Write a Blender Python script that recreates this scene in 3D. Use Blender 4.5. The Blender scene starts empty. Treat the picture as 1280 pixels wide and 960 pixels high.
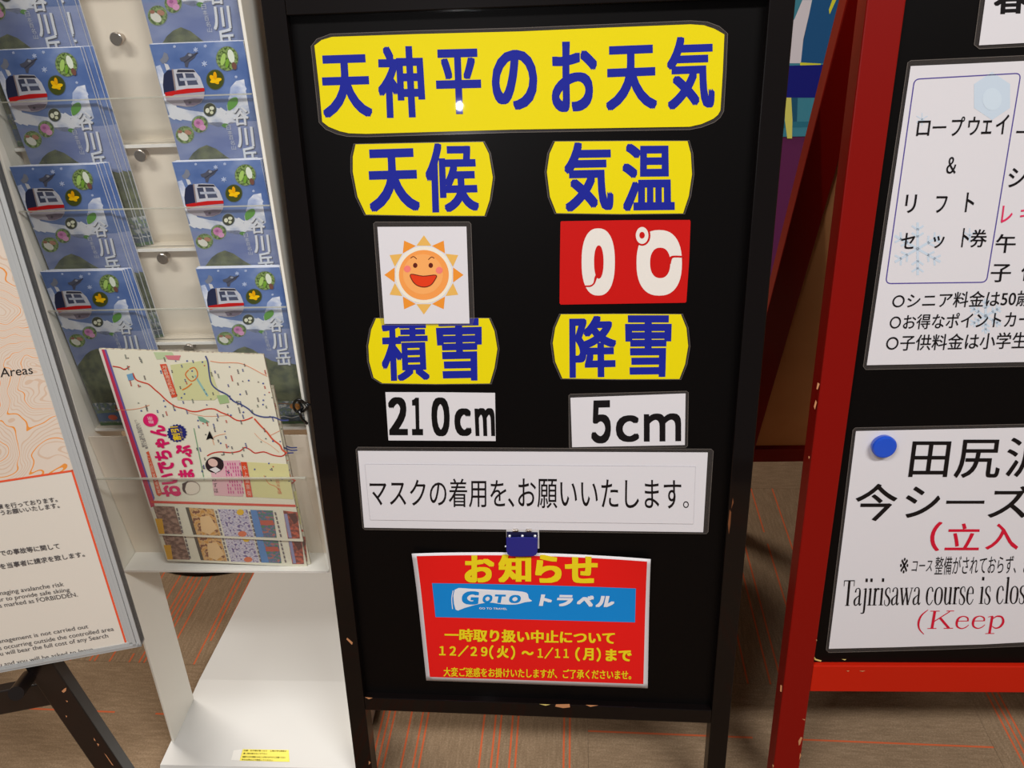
import bpy, bmesh, math, random
from mathutils import Vector, Matrix
from mathutils.geometry import tessellate_polygon
random.seed(7)
sc = bpy.context.scene
COL = sc.collection
R = math.radians

# ------------------------------------------------------------ camera
FPX = 950.0
CAM = Vector((0.3122007, -0.6434019, 1.0906362))
MW = Matrix(((0.9966531919, 0.0030351151, -0.0816898),
             (0.0709570571, -0.5283103112, 0.8460811493),
             (-0.0405895444, -0.8490459370, -0.5267575208)))      # image axes (right, down, forward) -> world
cam = bpy.data.cameras.new('camera'); cam_o = bpy.data.objects.new('camera', cam); COL.objects.link(cam_o)
cam.sensor_width = 36.0; cam.lens = FPX*36.0/1280.0; cam.clip_start = 0.02
m4 = Matrix.Identity(4)
for r_ in range(3):
    m4[r_][0] = MW[r_][0]; m4[r_][1] = -MW[r_][1]; m4[r_][2] = -MW[r_][2]; m4[r_][3] = CAM[r_]
cam_o.matrix_world = m4
sc.camera = cam_o

# ------------------------------------------------------------ world, lights, exposure
w = bpy.data.worlds.new('world'); sc.world = w; w.use_nodes = True
wn = w.node_tree; wn.nodes.clear()
wo = wn.nodes.new('ShaderNodeOutputWorld'); wb = wn.nodes.new('ShaderNodeBackground')
wb.inputs['Color'].default_value = (1.0, 0.96, 0.92, 1); wb.inputs['Strength'].default_value = 0.14
wn.links.new(wb.outputs[0], wo.inputs[0])

def area(name, loc, tgt, sx, sy, power, col):
    l = bpy.data.lights.new(name, 'AREA'); l.shape = 'RECTANGLE'; l.size = sx; l.size_y = sy; l.energy = power; l.color = col
    o = bpy.data.objects.new(name, l); COL.objects.link(o); o.location = loc
    o.rotation_euler = (Vector(tgt)-Vector(loc)).to_track_quat('-Z', 'Y').to_euler()
    return o
area('ceiling_light', (-0.7, -1.3, 2.6), (-0.7, -1.3, 0), 1.2, 0.3, 36, (0.98, 0.97, 0.96))
area('ceiling_light', (1.5, -1.2, 2.6), (1.5, -1.2, 0), 1.2, 0.3, 50, (0.98, 0.97, 0.96))
area('ceiling_light', (-1.1, 1.1, 2.6), (-1.1, 1.1, 0), 1.2, 0.3, 45, (1.0, 0.93, 0.85))
fl = bpy.data.lights.new('camera_flash', 'SPOT'); fl.energy = 3.8; fl.shadow_soft_size = 0.006; fl.color = (1.0, 0.98, 1.0)
fl.spot_size = R(95); fl.spot_blend = 1.0
flo = bpy.data.objects.new('camera_flash', fl); COL.objects.link(flo)
flo.location = (0.075, -0.640, 1.100)
flo.rotation_euler = (Vector((0.29, 0.12, 0.72))-flo.location).to_track_quat('-Z', 'Y').to_euler()

sc.view_settings.view_transform = 'Standard'; sc.view_settings.look = 'None'
sc.view_settings.gamma = 1.0; sc.view_settings.exposure = 0.12
sc.view_settings.use_curve_mapping = False

# ------------------------------------------------------------ materials
def lin(c):
    return tuple((x/255/12.92 if x/255 <= 0.04045 else ((x/255+0.055)/1.055)**2.4) for x in c[:3])+(1.0,)
MATS = {}
def mat(name, rgb, rough=0.5, metal=0.0, coat=0.0, coat_rough=0.08, spec=0.5, alpha=1.0, bump=None, vary=None):
    if name in MATS: return MATS[name]
    m = bpy.data.materials.new(name); m.use_nodes = True; nt = m.node_tree
    b = nt.nodes['Principled BSDF']
    b.inputs['Base Color'].default_value = lin(rgb); b.inputs['Roughness'].default_value = rough
    b.inputs['Metallic'].default_value = metal; b.inputs['Coat Weight'].default_value = coat
    b.inputs['Coat Roughness'].default_value = coat_rough; b.inputs['Specular IOR Level'].default_value = spec
    b.inputs['Alpha'].default_value = alpha
    if bump or vary:
        tc = nt.nodes.new('ShaderNodeTexCoord')
        nz = nt.nodes.new('ShaderNodeTexNoise'); mp = nt.nodes.new('ShaderNodeMapping')
        sc_, st, di = (bump or vary)[0:3]
        mp.inputs['Scale'].default_value = sc_
        nt.links.new(tc.outputs['Object'], mp.inputs[0]); nt.links.new(mp.outputs[0], nz.inputs['Vector'])
        nz.inputs['Scale'].default_value = 1.0; nz.inputs['Detail'].default_value = 4
        if bump:
            bp = nt.nodes.new('ShaderNodeBump'); bp.inputs['Strength'].default_value = st; bp.inputs['Distance'].default_value = di
            nt.links.new(nz.outputs['Fac'], bp.inputs['Height']); nt.links.new(bp.outputs[0], b.inputs['Normal'])
        if vary:
            rp = nt.nodes.new('ShaderNodeValToRGB')
            rp.color_ramp.elements[0].position = st; rp.color_ramp.elements[0].color = lin(vary[3])
            rp.color_ramp.elements[1].position = di; rp.color_ramp.elements[1].color = lin(rgb)
            if len(vary) > 4:
                e = rp.color_ramp.elements.new((st+di)/2); e.color = lin(vary[4])
            nt.links.new(nz.outputs['Fac'], rp.inputs[0]); nt.links.new(rp.outputs[0], b.inputs['Base Color'])
    MATS[name] = m
    return m
def ink(rgb, gloss=0):
    return mat('ink_%d_%d_%d_%d' % (*rgb, gloss), rgb, 0.5, coat=0.22 if gloss else 0.0, coat_rough=0.03, spec=0.15)

BLACK = mat('black_varnished_wood', (12, 7, 7), 0.35, coat=0.45, coat_rough=0.06, spec=0.1, bump=((60, 60, 6), 0.05, 0.001))
PANEL = mat('black_board_panel', (8, 6, 6), 0.45, spec=0.1, coat=0.04, coat_rough=0.12, bump=((5, 5, 5), 0.04, 0.002))
RED = mat('red_painted_wood', (130, 9, 3), 0.4, coat=0.08, coat_rough=0.15, spec=0.2, bump=((60, 60, 6), 0.05, 0.001))
BROWNB = mat('brown_hardboard', (226, 158, 100), 0.7, vary=((6, 6, 6), 0.3, 0.7, (208, 142, 86)))
WHITEM = mat('white_painted_steel', (240, 237, 226), 0.35, coat=0.2)
SHELF = mat('cream_rack_panel', (240, 228, 210), 0.5)
CHROME = mat('brushed_nickel', (190, 180, 170), 0.25, metal=1.0)
BRIGHTC = mat('bright_chrome', (232, 234, 238), 0.25, metal=0.35)
ALU = mat('silver_aluminium', (186, 188, 188), 0.42, metal=0.15)
ALUD = mat('aluminium_groove', (96, 98, 104), 0.5, metal=0.2)
PAPER = mat('white_paper', (222, 219, 222), 0.5)
LPAPER = mat('laminated_white_paper', (222, 219, 223), 0.5, coat=0.22, coat_rough=0.04, spec=.2)
YELLOW = mat('laminated_yellow_paper', (234, 216, 6), 0.5, coat=0.15, coat_rough=0.02, spec=.15)
FILM = mat('clear_laminate_film', (120, 112, 108), 0.2, alpha=0.12, spec=.5)
EDGE = mat('laminate_edge', (150, 140, 132), 0.2, alpha=0.4)
CHIP = mat('bare_chipped_wood', (196, 136, 92), 0.7)
CHIPY = mat('pale_chipped_wood', (225, 205, 120), 0.7)
RUBBER = mat('black_rubber', (14, 14, 15), 0.6)
WIRE = mat('black_coated_wire', (12, 12, 14), 0.25, coat=0.5)
DKWOOD = mat('dark_easel_wood', (24, 17, 15), 0.3, coat=0.2, bump=((60, 60, 6), 0.05, 0.001))
PAGE = mat('page_edges', (226, 230, 238), 0.6)

def acrylic():
    m = bpy.data.materials.new('clear_acrylic'); m.use_nodes = True; nt = m.node_tree; nt.nodes.clear()
    out = nt.nodes.new('ShaderNodeOutputMaterial'); tr = nt.nodes.new('ShaderNodeBsdfTransparent')
    tr.inputs[0].default_value = (0.985, 0.987, 0.98, 1)
    gl = nt.nodes.new('ShaderNodeBsdfGlossy'); gl.inputs['Roughness'].default_value = 0.08
    df = nt.nodes.new('ShaderNodeBsdfDiffuse'); df.inputs[0].default_value = (0.8, 0.8, 0.78, 1)
    lw = nt.nodes.new('ShaderNodeLayerWeight'); lw.inputs[0].default_value = 0.5
    pw = nt.nodes.new('ShaderNodeMath'); pw.operation = 'POWER'; pw.inputs[1].default_value = 4.0; nt.links.new(lw.outputs['Facing'], pw.inputs[0])
    fr = nt.nodes.new('ShaderNodeMath'); fr.operation = 'MULTIPLY_ADD'; fr.inputs[1].default_value = 0.5; fr.inputs[2].default_value = 0.02; nt.links.new(pw.outputs[0], fr.inputs[0])
    m1 = nt.nodes.new('ShaderNodeMixShader'); m2 = nt.nodes.new('ShaderNodeMixShader'); m2.inputs[0].default_value = 0.03
    nt.links.new(fr.outputs[0], m1.inputs[0]); nt.links.new(tr.outputs[0], m1.inputs[1]); nt.links.new(gl.outputs[0], m1.inputs[2])
    nt.links.new(m1.outputs[0], m2.inputs[1]); nt.links.new(df.outputs[0], m2.inputs[2]); nt.links.new(m2.outputs[0], out.inputs[0])
    return m
ACRYL = acrylic()
ACREDGE = mat('acrylic_polished_edge', (205, 205, 190), 0.2, alpha=0.55)

# ------------------------------------------------------------ planes and pixels
def ray(x, y): return MW @ Vector(((x-640)/FPX, (y-480)/FPX, 1))
class Plane:
    def __init__(s, o, yaw=0.0, lean=0.0, u=None, v=None):
        s.o = Vector(o); a = R(yaw); b = R(lean)
        s.u = Vector((math.cos(a), math.sin(a), 0)); h = Vector((-math.sin(a), math.cos(a), 0))
        s.v = Vector((0, 0, 1))*math.cos(b)+h*math.sin(b)
        if u is not None: s.u = Vector(u).normalized()
        if v is not None: s.v = Vector(v).normalized()
        s.n = s.u.cross(s.v)            # towards the viewer
    def P(s, a, b, n=0.0): return s.o+s.u*a+s.v*b+s.n*n
    def uv(s, x, y, n=0.0):             # where the sight line through a photo point meets this plane
        d = ray(x, y); o = s.o+s.n*n
        p = CAM+d*((o-CAM).dot(s.n)/d.dot(s.n))-s.o
        return p.dot(s.u), p.dot(s.v)
    def px(s, x, y, n=0.0): a, b = s.uv(x, y, n); return s.P(a, b, n)
def at_z(x, y, z): d = ray(x, y); return CAM+d*((z-CAM.z)/d.z)
def at_y(x, y, Y): d = ray(x, y); return CAM+d*((Y-CAM.y)/d.y)

# ------------------------------------------------------------ mesh building
class MB:
    def __init__(s): s.v = []; s.f = []; s.mi = []; s.mats = []; s.sm = []
    def m(s, material):
        if material not in s.mats: s.mats.append(material)
        return s.mats.index(material)
    def add(s, vs, fs, material, smooth=False):
        k = len(s.v); s.v += [Vector(p) for p in vs]; i = s.m(material)
        for f in fs: s.f.append([k+j for j in f]); s.mi.append(i); s.sm.append(smooth)
    def box(s, pl, u0, u1, v0, v1, n0, n1, material):
        P = [pl.P(a, b, c) for c in (n0, n1) for a, b in ((u0, v0), (u1, v0), (u1, v1), (u0, v1))]
        s.add(P, [(3, 2, 1, 0), (4, 5, 6, 7), (0, 1, 5, 4), (1, 2, 6, 5), (2, 3, 7, 6), (3, 0, 4, 7)], material)
    def prism(s, pl, pts, n0, n1, material, side=None, zf=None):
        N = len(pts); zf = zf or (lambda a, b: 0.0)
        tri = tessellate_polygon([[Vector((a, b, 0)) for a, b in pts]])
        A = [pl.P(a, b, n0+zf(a, b)) for a, b in pts]; B = [pl.P(a, b, n1+zf(a, b)) for a, b in pts]
        ar = sum(pts[i][0]*pts[(i+1) % N][1]-pts[(i+1) % N][0]*pts[i][1] for i in range(N))
        fr = []
        for t in tri:
            a, b, c = (pts[i] for i in t)
            cr = (b[0]-a[0])*(c[1]-a[1])-(b[1]-a[1])*(c[0]-a[0])
            fr.append(tuple(t) if cr > 0 else tuple(reversed(t)))
        s.add(B, fr, material); s.add(A, [tuple(reversed(t)) for t in fr], material)
        sd = [(i, (i+1) % N, N+(i+1) % N, N+i) for i in range(N)]
        if ar < 0: sd = [tuple(reversed(q)) for q in sd]
        s.add(A+B, sd, side or material)
    def tube(s, pts, rad, material, seg=10, closed=False):
        pts = [Vector(p) for p in pts]; N = len(pts); rr = rad if isinstance(rad, (list, tuple)) else [rad]*N
        vs = []; prev = None
        for i, p in enumerate(pts):
            if closed: t = (pts[(i+1) % N]-pts[i-1]).normalized()
            else: t = (pts[min(i+1, N-1)]-pts[max(i-1, 0)]).normalized()
            if prev is None: a = t.orthogonal().normalized()
            else: a = (prev-t*prev.dot(t)).normalized()
            prev = a; b = t.cross(a)
            vs += [p+(a*math.cos(2*math.pi*k/seg)+b*math.sin(2*math.pi*k/seg))*rr[i] for k in range(seg)]
        fs = []
        for i in range(N if closed else N-1):
            j = (i+1) % N
            for k in range(seg): fs.append((i*seg+k, i*seg+(k+1) % seg, j*seg+(k+1) % seg, j*seg+k))
        s.add(vs, fs, material, True)
        if not closed:
            s.add(vs[:seg], [tuple(range(seg))[::-1]], material); s.add(vs[-seg:], [tuple(range(seg))], material)
    def lathe(s, o, axis, prof, material, seg=32):
        axis = Vector(axis).normalized(); a = axis.orthogonal().normalized(); b = axis.cross(a); vs = []; fs = []
        for h, r in prof: vs += [Vector(o)+axis*h+(a*math.cos(2*math.pi*k/seg)+b*math.sin(2*math.pi*k/seg))*r for k in range(seg)]
        for i in range(len(prof)-1):
            for k in range(seg): fs.append((i*seg+k, i*seg+(k+1) % seg, (i+1)*seg+(k+1) % seg, (i+1)*seg+k))
        fs += [tuple(range(seg))[::-1], tuple((len(prof)-1)*seg+k for k in range(seg))]
        s.add(vs, fs, material, False)
    def build(s, name, parent=None, origin=None, bevel=0.0, mesh=None):
        base = Vector(parent['_o']) if (parent is not None and '_o' in parent) else Vector(origin or (0, 0, 0))
        me = bpy.data.meshes.new(name)
        me.from_pydata([tuple(v-base) for v in s.v], [], s.f)
        for x in s.mats: me.materials.append(x)
        for p, i, sm in zip(me.polygons, s.mi, s.sm): p.material_index = i; p.use_smooth = sm
        me.update()
        o = bpy.data.objects.new(name, me); COL.objects.link(o)
        if parent is not None:
            o.parent = parent; o['_o'] = list(base)
        else: o.location = base; o['_o'] = list(base)
        if bevel:
            bm = bmesh.new(); bm.from_mesh(me); bmesh.ops.remove_doubles(bm, verts=bm.verts, dist=1e-6)
            bmesh.ops.bevel(bm, geom=[e for e in bm.edges if len(e.link_faces) == 2 and e.calc_face_angle() > 0.6], offset=bevel, segments=2, affect='EDGES', profile=0.5)
            bm.to_mesh(me); bm.free()
            for p in me.polygons: p.use_smooth = False
        return o
def tag(o, label=None, cat=None, group=None, kind=None):
    if label: o['label'] = label
    if cat: o['category'] = cat
    if group: o['group'] = group
    if kind: o['kind'] = kind
    return o
def thing(name, loc, label, cat, group=None):
    o = bpy.data.objects.new(name, None); COL.objects.link(o); o.location = loc; o['_o'] = list(loc)
    o.empty_display_size = 0.02
    return tag(o, label, cat, group)
def ch(parent, name, fn, bevel=0.0, label=None):
    b = MB(); fn(b); o = b.build(name, parent, bevel=bevel)
    if label: o['label'] = label
    return o

# ------------------------------------------------------------ flat print: strokes, ovals and lettering on a plane
def smooth(pts, n=6, closed=False):
    out = []; N = len(pts)
    rng = range(N if closed else N-1)
    for i in rng:
        p = [pts[(i+k) % N] if closed else pts[min(max(i+k, 0), N-1)] for k in (-1, 0, 1, 2)]
        for j in range(n):
            t = j/n
            out.append(tuple(0.5*((2*p[1][d])+(-p[0][d]+p[2][d])*t+(2*p[0][d]-5*p[1][d]+4*p[2][d]-p[3][d])*t*t+(-p[0][d]+3*p[1][d]-3*p[2][d]+p[3][d])*t**3) for d in range(len(pts[0]))))
    if not closed: out.append(tuple(pts[-1]))
    return out
GLY = {}
def glyphs(s):
    if s in GLY: return GLY[s]
    c = bpy.data.curves.new('lettering', 'FONT'); c.body = s; c.size = 1.0; c.resolution_u = 4
    o = bpy.data.objects.new('lettering', c); COL.objects.link(o)
    dg = bpy.context.evaluated_depsgraph_get(); dg.update()
    me = bpy.data.meshes.new_from_object(o.evaluated_get(dg))
    vs = [(v.co.x, v.co.y) for v in me.vertices]; fs = [tuple(p.vertices) for p in me.polygons]
    bpy.data.objects.remove(o); bpy.data.curves.remove(c); bpy.data.meshes.remove(me)
    GLY[s] = (vs, fs); return GLY[s]
LAY = 0.00013
class Art:
    """prints on a plane; f maps drawing coordinates to the plane's own (u, v)"""
    def __init__(s, pl, base, f=None, zf=None):
        s.b = MB(); s.pl = pl; s.base = base; s.f = f or (lambda x, y: pl.uv(x, y, base)); s.zf = zf or (lambda a, b: 0)
    def _pt(s, x, y, lay):
        a, b = s.f(x, y); return s.pl.P(a, b, s.base+LAY*lay+s.zf(a, b))
    def faces(s, pts, fs, m, lay):
        P = [s._pt(x, y, lay) for x, y in pts]; out = []
        for f in fs:
            if len(f) < 3: continue
            nn = (P[f[1]]-P[f[0]]).cross(P[f[2]]-P[f[0]])
            out.append(tuple(f) if nn.dot(s.pl.n) > 0 else tuple(reversed(f)))
        s.b.add(P, out, m)
    def poly(s, pts, m, lay=1):
        s.faces(pts, [tuple(t) for t in tessellate_polygon([[Vector((x, y, 0)) for x, y in pts]])], m, lay)
    def rect(s, q, m, lay=1): s.faces(q, [(0, 1, 2, 3)], m, lay)
    def ell(s, cx, cy, rx, ry, m, lay=1, rot=0, n=28):
        c, sn = math.cos(rot), math.sin(rot)
        s.faces([(cx+rx*math.cos(t)*c-ry*math.sin(t)*sn, cy+rx*math.cos(t)*sn+ry*math.sin(t)*c) for t in (2*math.pi*k/n for k in range(n))], [tuple(range(n))], m, lay)
    def stroke(s, pts, wd, m, lay=1, closed=False, sm=0):
        if sm: pts = smooth(pts, sm, closed)
        N = len(pts); L = []; Rr = []
        for i, p in enumerate(pts):
            a = pts[(i-1) % N] if closed else pts[max(i-1, 0)]; b = pts[(i+1) % N] if closed else pts[min(i+1, N-1)]
            dx, dy = b[0]-a[0], b[1]-a[1]; l = math.hypot(dx, dy) or 1; h = (p[2] if len(p) > 2 else wd)/2
            L.append((p[0]-dy/l*h, p[1]+dx/l*h)); Rr.append((p[0]+dy/l*h, p[1]-dx/l*h))
        fs = [(i, (i+1) % N, N+(i+1) % N, N+i) for i in range(N if closed else N-1)]
        s.faces(L+Rr, fs, m, lay)
    def text(s, t, q, m, lay=2, bold=0.0, boldy=None):
        """the ink of t fills the quad q = top-left, top-right, bottom-right, bottom-left"""
        vs, fs = glyphs(t)
        if not vs: return
        x0 = min(v[0] for v in vs); x1 = max(v[0] for v in vs); y0 = min(v[1] for v in vs); y1 = max(v[1] for v in vs)
        by = bold if boldy is None else boldy
        x0 -= bold; x1 += bold; y0 -= by; y1 += by
        w_ = (x1-x0) or 1; h_ = (y1-y0) or 1
        offs = [(0, 0)] if not bold and not by else [(0, 0)]+[(bold*p, by*q_) for p in (-1, 0, 1) for q_ in (-1, 0, 1) if p or q_]
        for io, (ox, oy) in enumerate(offs):
            P = []
            for x, y in vs:
                a = (x+ox-x0)/w_; b = (y1-y-oy)/h_
                P.append(tuple((1-a)*(1-b)*q[0][d]+a*(1-b)*q[1][d]+a*b*q[2][d]+(1-a)*b*q[3][d] for d in (0, 1)))
            s.faces(P, fs, m, lay+io*0.1)
    def serif(s, t, x, y, size, m, lay=2, sx=1.0, shear=0.0, drop=0.0, wf=1.0):
        """roman letters with thick and thin strokes; x, y = start of the baseline, drop = fall of the baseline per unit"""
        pen = 0.0
        for c in t:
            adv, strokes = SERIF[c]
            for si, st in enumerate(strokes):
                if len(st) > 3: st = smooth(st, 4)
                pts = []
                for a, b, wd in st:
                    X = (pen+a)*size*sx+b*size*shear
                    pts.append((x+X, y-b*size+X*drop, wd*size*wf*(0.5+0.5*sx)))
                s.stroke(pts, 1, m, lay+si*.1)
            pen += adv
        return pen*size*sx
    def build(s, name, parent): return s.b.build(name, parent)
def fo(x, w=.24): return [(x-w/2, .012, .025), (x+w/2, .012, .025)]
SERIF = {
 ' ': (.25, []),
 'T': (.61, [[(.03, .64, .04), (.57, .64, .04)], [(.03, .65, .025), (.03, .5, .02)], [(.57, .65, .025), (.57, .5, .02)], [(.30, .64, .09), (.30, 0, .09)], fo(.3, .24)]),
 'a': (.44, [[(.07, .34, .06), (.1, .42, .035), (.2, .445, .03), (.29, .41, .05), (.31, .30, .07), (.31, .08, .07), (.36, .01, .05), (.43, .06, .02)], [(.31, .27, .02), (.16, .21, .04), (.06, .14, .07), (.07, .04, .06), (.16, .01, .04), (.31, .08, .02)]]),
 'j': (.28, [[(.17, .44, .075), (.17, -.1, .075), (.12, -.19, .05), (.0, -.19, .03)], [(.05, .41, .02), (.18, .44, .03)], [(.17, .6, .09), (.17, .69, .09)]]),
 'i': (.28, [[(.15, .44, .08), (.15, 0, .08)], [(.04, .41, .02), (.16, .44, .03)], fo(.15, .24), [(.15, .6, .09), (.15, .69, .09)]]),
 'r': (.34, [[(.13, .44, .08), (.13, 0, .08)], [(.03, .41, .02), (.14, .44, .03)], fo(.14, .24), [(.15, .3, .02), (.2, .40, .04), (.27, .43, .06), (.33, .4, .07)]]),
 's': (.39, [[(.31, .31, .02), (.28, .42, .03), (.18, .445, .035), (.08, .38, .06), (.1, .28, .07), (.25, .19, .08), (.32, .1, .07), (.27, .01, .045), (.17, -.01, .03), (.07, .03, .03), (.05, .14, .02)]]),
 'w': (.72, [[(.07, .43, .075), (.22, .0, .075)], [(.22, 0, .03), (.36, .42, .03)], [(.33, .43, .075), (.48, 0, .075)], [(.48, 0, .03), (.64, .43, .03)], [(.0, .435, .025), (.17, .435, .025)], [(.26, .435, .025), (.43, .435, .025)], [(.56, .435, .025), (.71, .435, .025)]]),
 'c': (.44, [[(.36, .33, .06), (.32, .42, .04), (.22, .445, .03), (.1, .38, .06), (.065, .22, .08), (.1, .07, .06), (.22, -.005, .035), (.33, .04, .03), (.4, .12, .02)]]),
 'o': (.5, [[(.25, .445, .03), (.11, .38, .06), (.07, .22, .08), (.11, .06, .06), (.25, -.005, .03), (.39, .06, .06), (.43, .22, .08), (.39, .38, .06), (.25, .445, .03)]]),
 'u': (.5, [[(.11, .44, .08), (.11, .14, .075), (.16, .02, .05), (.26, .01, .035), (.36, .09, .02)], [(.38, .44, .08), (.38, 0, .08)], [(.01, .435, .025), (.12, .435, .025)], [(.29, .435, .025), (.39, .435, .025)], [(.38, .012, .03), (.48, .02, .02)]]),
 'e': (.44, [[(.08, .27, .025), (.37, .27, .025)], [(.36, .26, .05), (.34, .38, .05), (.22, .445, .03), (.1, .38, .06), (.065, .22, .08), (.1, .07, .06), (.22, -.005, .035), (.33, .04, .03), (.4, .13, .02)]]),
 'd': (.5, [[(.37, .68, .08), (.37, .0, .08)], [(.26, .65, .02), (.38, .67, .03)], [(.36, .36, .02), (.27, .44, .04), (.12, .40, .06), (.07, .22, .08), (.12, .04, .06), (.25, -.005, .04), (.36, .07, .02)], [(.37, .012, .03), (.48, .02, .02)]]),
 'l': (.28, [[(.14, .68, .08), (.14, 0, .08)], [(.03, .65, .02), (.15, .67, .03)], fo(.14, .24)]),
 'K': (.72, [[(.14, .66, .09), (.14, 0, .09)], fo(.14, .24), [(.02, .648, .025), (.27, .648, .025)], [(.17, .27, .03), (.55, .63, .03)], [(.31, .4, .08), (.6, .01, .08)], [(.46, .648, .025), (.66, .648, .025)], [(.46, .012, .025), (.71, .012, .025)]]),
 'p': (.5, [[(.12, .44, .08), (.12, -.2, .08)], [(.01, .41, .02), (.13, .44, .03)], [(.01, -.2, .025), (.25, -.2, .025)], [(.15, .34, .02), (.24, .43, .045), (.38, .40, .06), (.44, .22, .08), (.38, .05, .06), (.26, -.005, .04), (.15, .08, .02)]]),
 '(': (.33, [[(.28, .7, .02), (.13, .5, .05), (.08, .25, .07), (.13, 0, .05), (.28, -.2, .02)]]),
}
def rquad(q, rad, n=6):
    out = []
    for i in range(4):
        p, c, nx_ = q[i-1], q[i], q[(i+1) % 4]
        def to(c_, t_):
            d_ = math.hypot(t_[0]-c_[0], t_[1]-c_[1]); return (c_[0]+(t_[0]-c_[0])/d_*rad, c_[1]+(t_[1]-c_[1])/d_*rad)
        A, B = to(c, p), to(c, nx_)
        for k in range(n+1):
            t = k/n; out.append(tuple((1-t)**2*A[d]+2*t*(1-t)*c[d]+t*t*B[d] for d in (0, 1)))
    return out
def sheet_poly(pl, pts, n): return [pl.uv(x, y, n) for x, y in pts]

def sign(name, label, pl, base, outline, paper, film=None, cat='sign', thick=0.0004, zf=None, group=None):
    """a printed sheet on a board: clear laminate film (if any) behind the paper; returns its root and the face height"""
    cx = sum(p[0] for p in outline)/len(outline); cy = sum(p[1] for p in outline)/len(outline)
    root = thing(name, pl.px(cx, cy, base), label, cat, group)
    n0 = base
    if film:
        pf = sheet_poly(pl, film, n0+0.0003)
        ch(root, 'laminate_film', lambda b: b.prism(pl, pf, n0+0.0002, n0+0.0006, FILM, EDGE, zf))
        def rim(b):
            a = Art(pl, n0+0.0006, f=lambda x, y: (x, y), zf=zf); a.stroke(pf, 0.0006, EDGE, 1, closed=True); b.v, b.f, b.mi, b.mats, b.sm = a.b.v, a.b.f, a.b.mi, a.b.mats, a.b.sm
        ch(root, 'film_edge', rim)
        n0 += 0.0008
    pp = sheet_poly(pl, outline, n0+thick)
    ch(root, 'paper_sheet', lambda b: b.prism(pl, pp, n0, n0+thick, paper, None, zf))
    return root, n0+thick

# ============================================================ THE SETTING
def carpet(name, along_x, dens, seed):
    m = bpy.data.materials.new(name); m.use_nodes = True; nt = m.node_tree; b = nt.nodes['Principled BSDF']
    b.inputs['Roughness'].default_value = 0.95; b.inputs['Specular IOR Level'].default_value = 0.1
    N = nt.nodes.new; L = nt.links.new
    tc = N('ShaderNodeTexCoord'); sp = N('ShaderNodeSeparateXYZ'); L(tc.outputs['Object'], sp.inputs[0])
    c = sp.outputs['Y' if along_x else 'X']; d = sp.outputs['X' if along_x else 'Y']
    def math_(op, a, bb=None):
        n = N('ShaderNodeMath'); n.operation = op
        for k, x in enumerate((a, bb)):
            if x is None: continue
            if isinstance(x, (int, float)): n.inputs[k].default_value = x
            else: L(x, n.inputs[k])
        return n.outputs[0]
    # orange threads: one narrow line in some of the 9 mm wide bands
    cell = math_('FLOOR', math_('MULTIPLY', math_('ADD', c, seed), 110)); wn_ = N('ShaderNodeTexWhiteNoise'); wn_.noise_dimensions = '1D'; L(cell, wn_.inputs['W'])
    on = math_('GREATER_THAN', wn_.outputs['Value'], 1-dens)
    fr = math_('FRACT', math_('MULTIPLY', math_('ADD', c, seed), 110)); band = math_('MULTIPLY', math_('GREATER_THAN', fr, 0.3), math_('LESS_THAN', fr, 0.62))
    seg = N('ShaderNodeTexNoise'); cb = N('ShaderNodeCombineXYZ'); L(math_('MULTIPLY', d, 3.0), cb.inputs[0]); L(cell, cb.inputs[1]); L(cb.outputs[0], seg.inputs['Vector']); seg.inputs['Scale'].default_value = 1.0
    brk = math_('GREATER_THAN', seg.outputs['Fac'], 0.42)
    mask = math_('MULTIPLY', math_('MULTIPLY', on, band), brk)
    # fine ribs and mottled pile
    st = N('ShaderNodeTexNoise'); cs = N('ShaderNodeCombineXYZ'); L(math_('MULTIPLY', c, 260.0), cs.inputs[0]); L(math_('MULTIPLY', d, 30.0), cs.inputs[1]); L(cs.outputs[0], st.inputs['Vector']); st.inputs['Scale'].default_value = 1.0; st.inputs['Detail'].default_value = 3
    fi = N('ShaderNodeTexNoise'); L(tc.outputs['Object'], fi.inputs['Vector']); fi.inputs['Scale'].default_value = 420; fi.inputs['Detail'].default_value = 3
    mixf = math_('ADD', math_('MULTIPLY', st.outputs['Fac'], 0.42), math_('MULTIPLY', fi.outputs['Fac'], 0.58))
    rp = N('ShaderNodeValToRGB'); L(mixf, rp.inputs[0]); e = rp.color_ramp.elements
    e[0].position = 0.32; e[0].color = lin((114, 95, 74)); e[1].position = 0.68; e[1].color = lin((150, 128, 104))
    g = e.new(0.5); g.color = lin((130, 109, 86))
    mx = N('ShaderNodeMix'); mx.data_type = 'RGBA'; L(mask, mx.inputs['Factor']); L(rp.outputs[0], mx.inputs['A']); mx.inputs['B'].default_value = lin((190, 92, 56))
    L(mx.outputs['Result'], b.inputs['Base Color'])
    bp = N('ShaderNodeBump'); bp.inputs['Strength'].default_value = 0.5; bp.inputs['Distance'].default_value = 0.002; L(mixf, bp.inputs['Height']); L(bp.outputs[0], b.inputs['Normal'])
    return m
CX = carpet('carpet_lines_across', True, 0.07, 3.13); CY = carpet('carpet_lines_along', False, 0.28, 5.07)
GROUND = Plane((0, 0, 0), u=(1, 0, 0), v=(0, 1, 0))
b = MB(); b.box(GROUND, -3.6, 3.6, -2.2, 3.2, -0.05, -0.006, mat('floor_screed', (60, 55, 48), 0.9))
floor = b.build('floor'); tag(floor, kind='structure')
tx, ty = 0.605, 0.50
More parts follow.
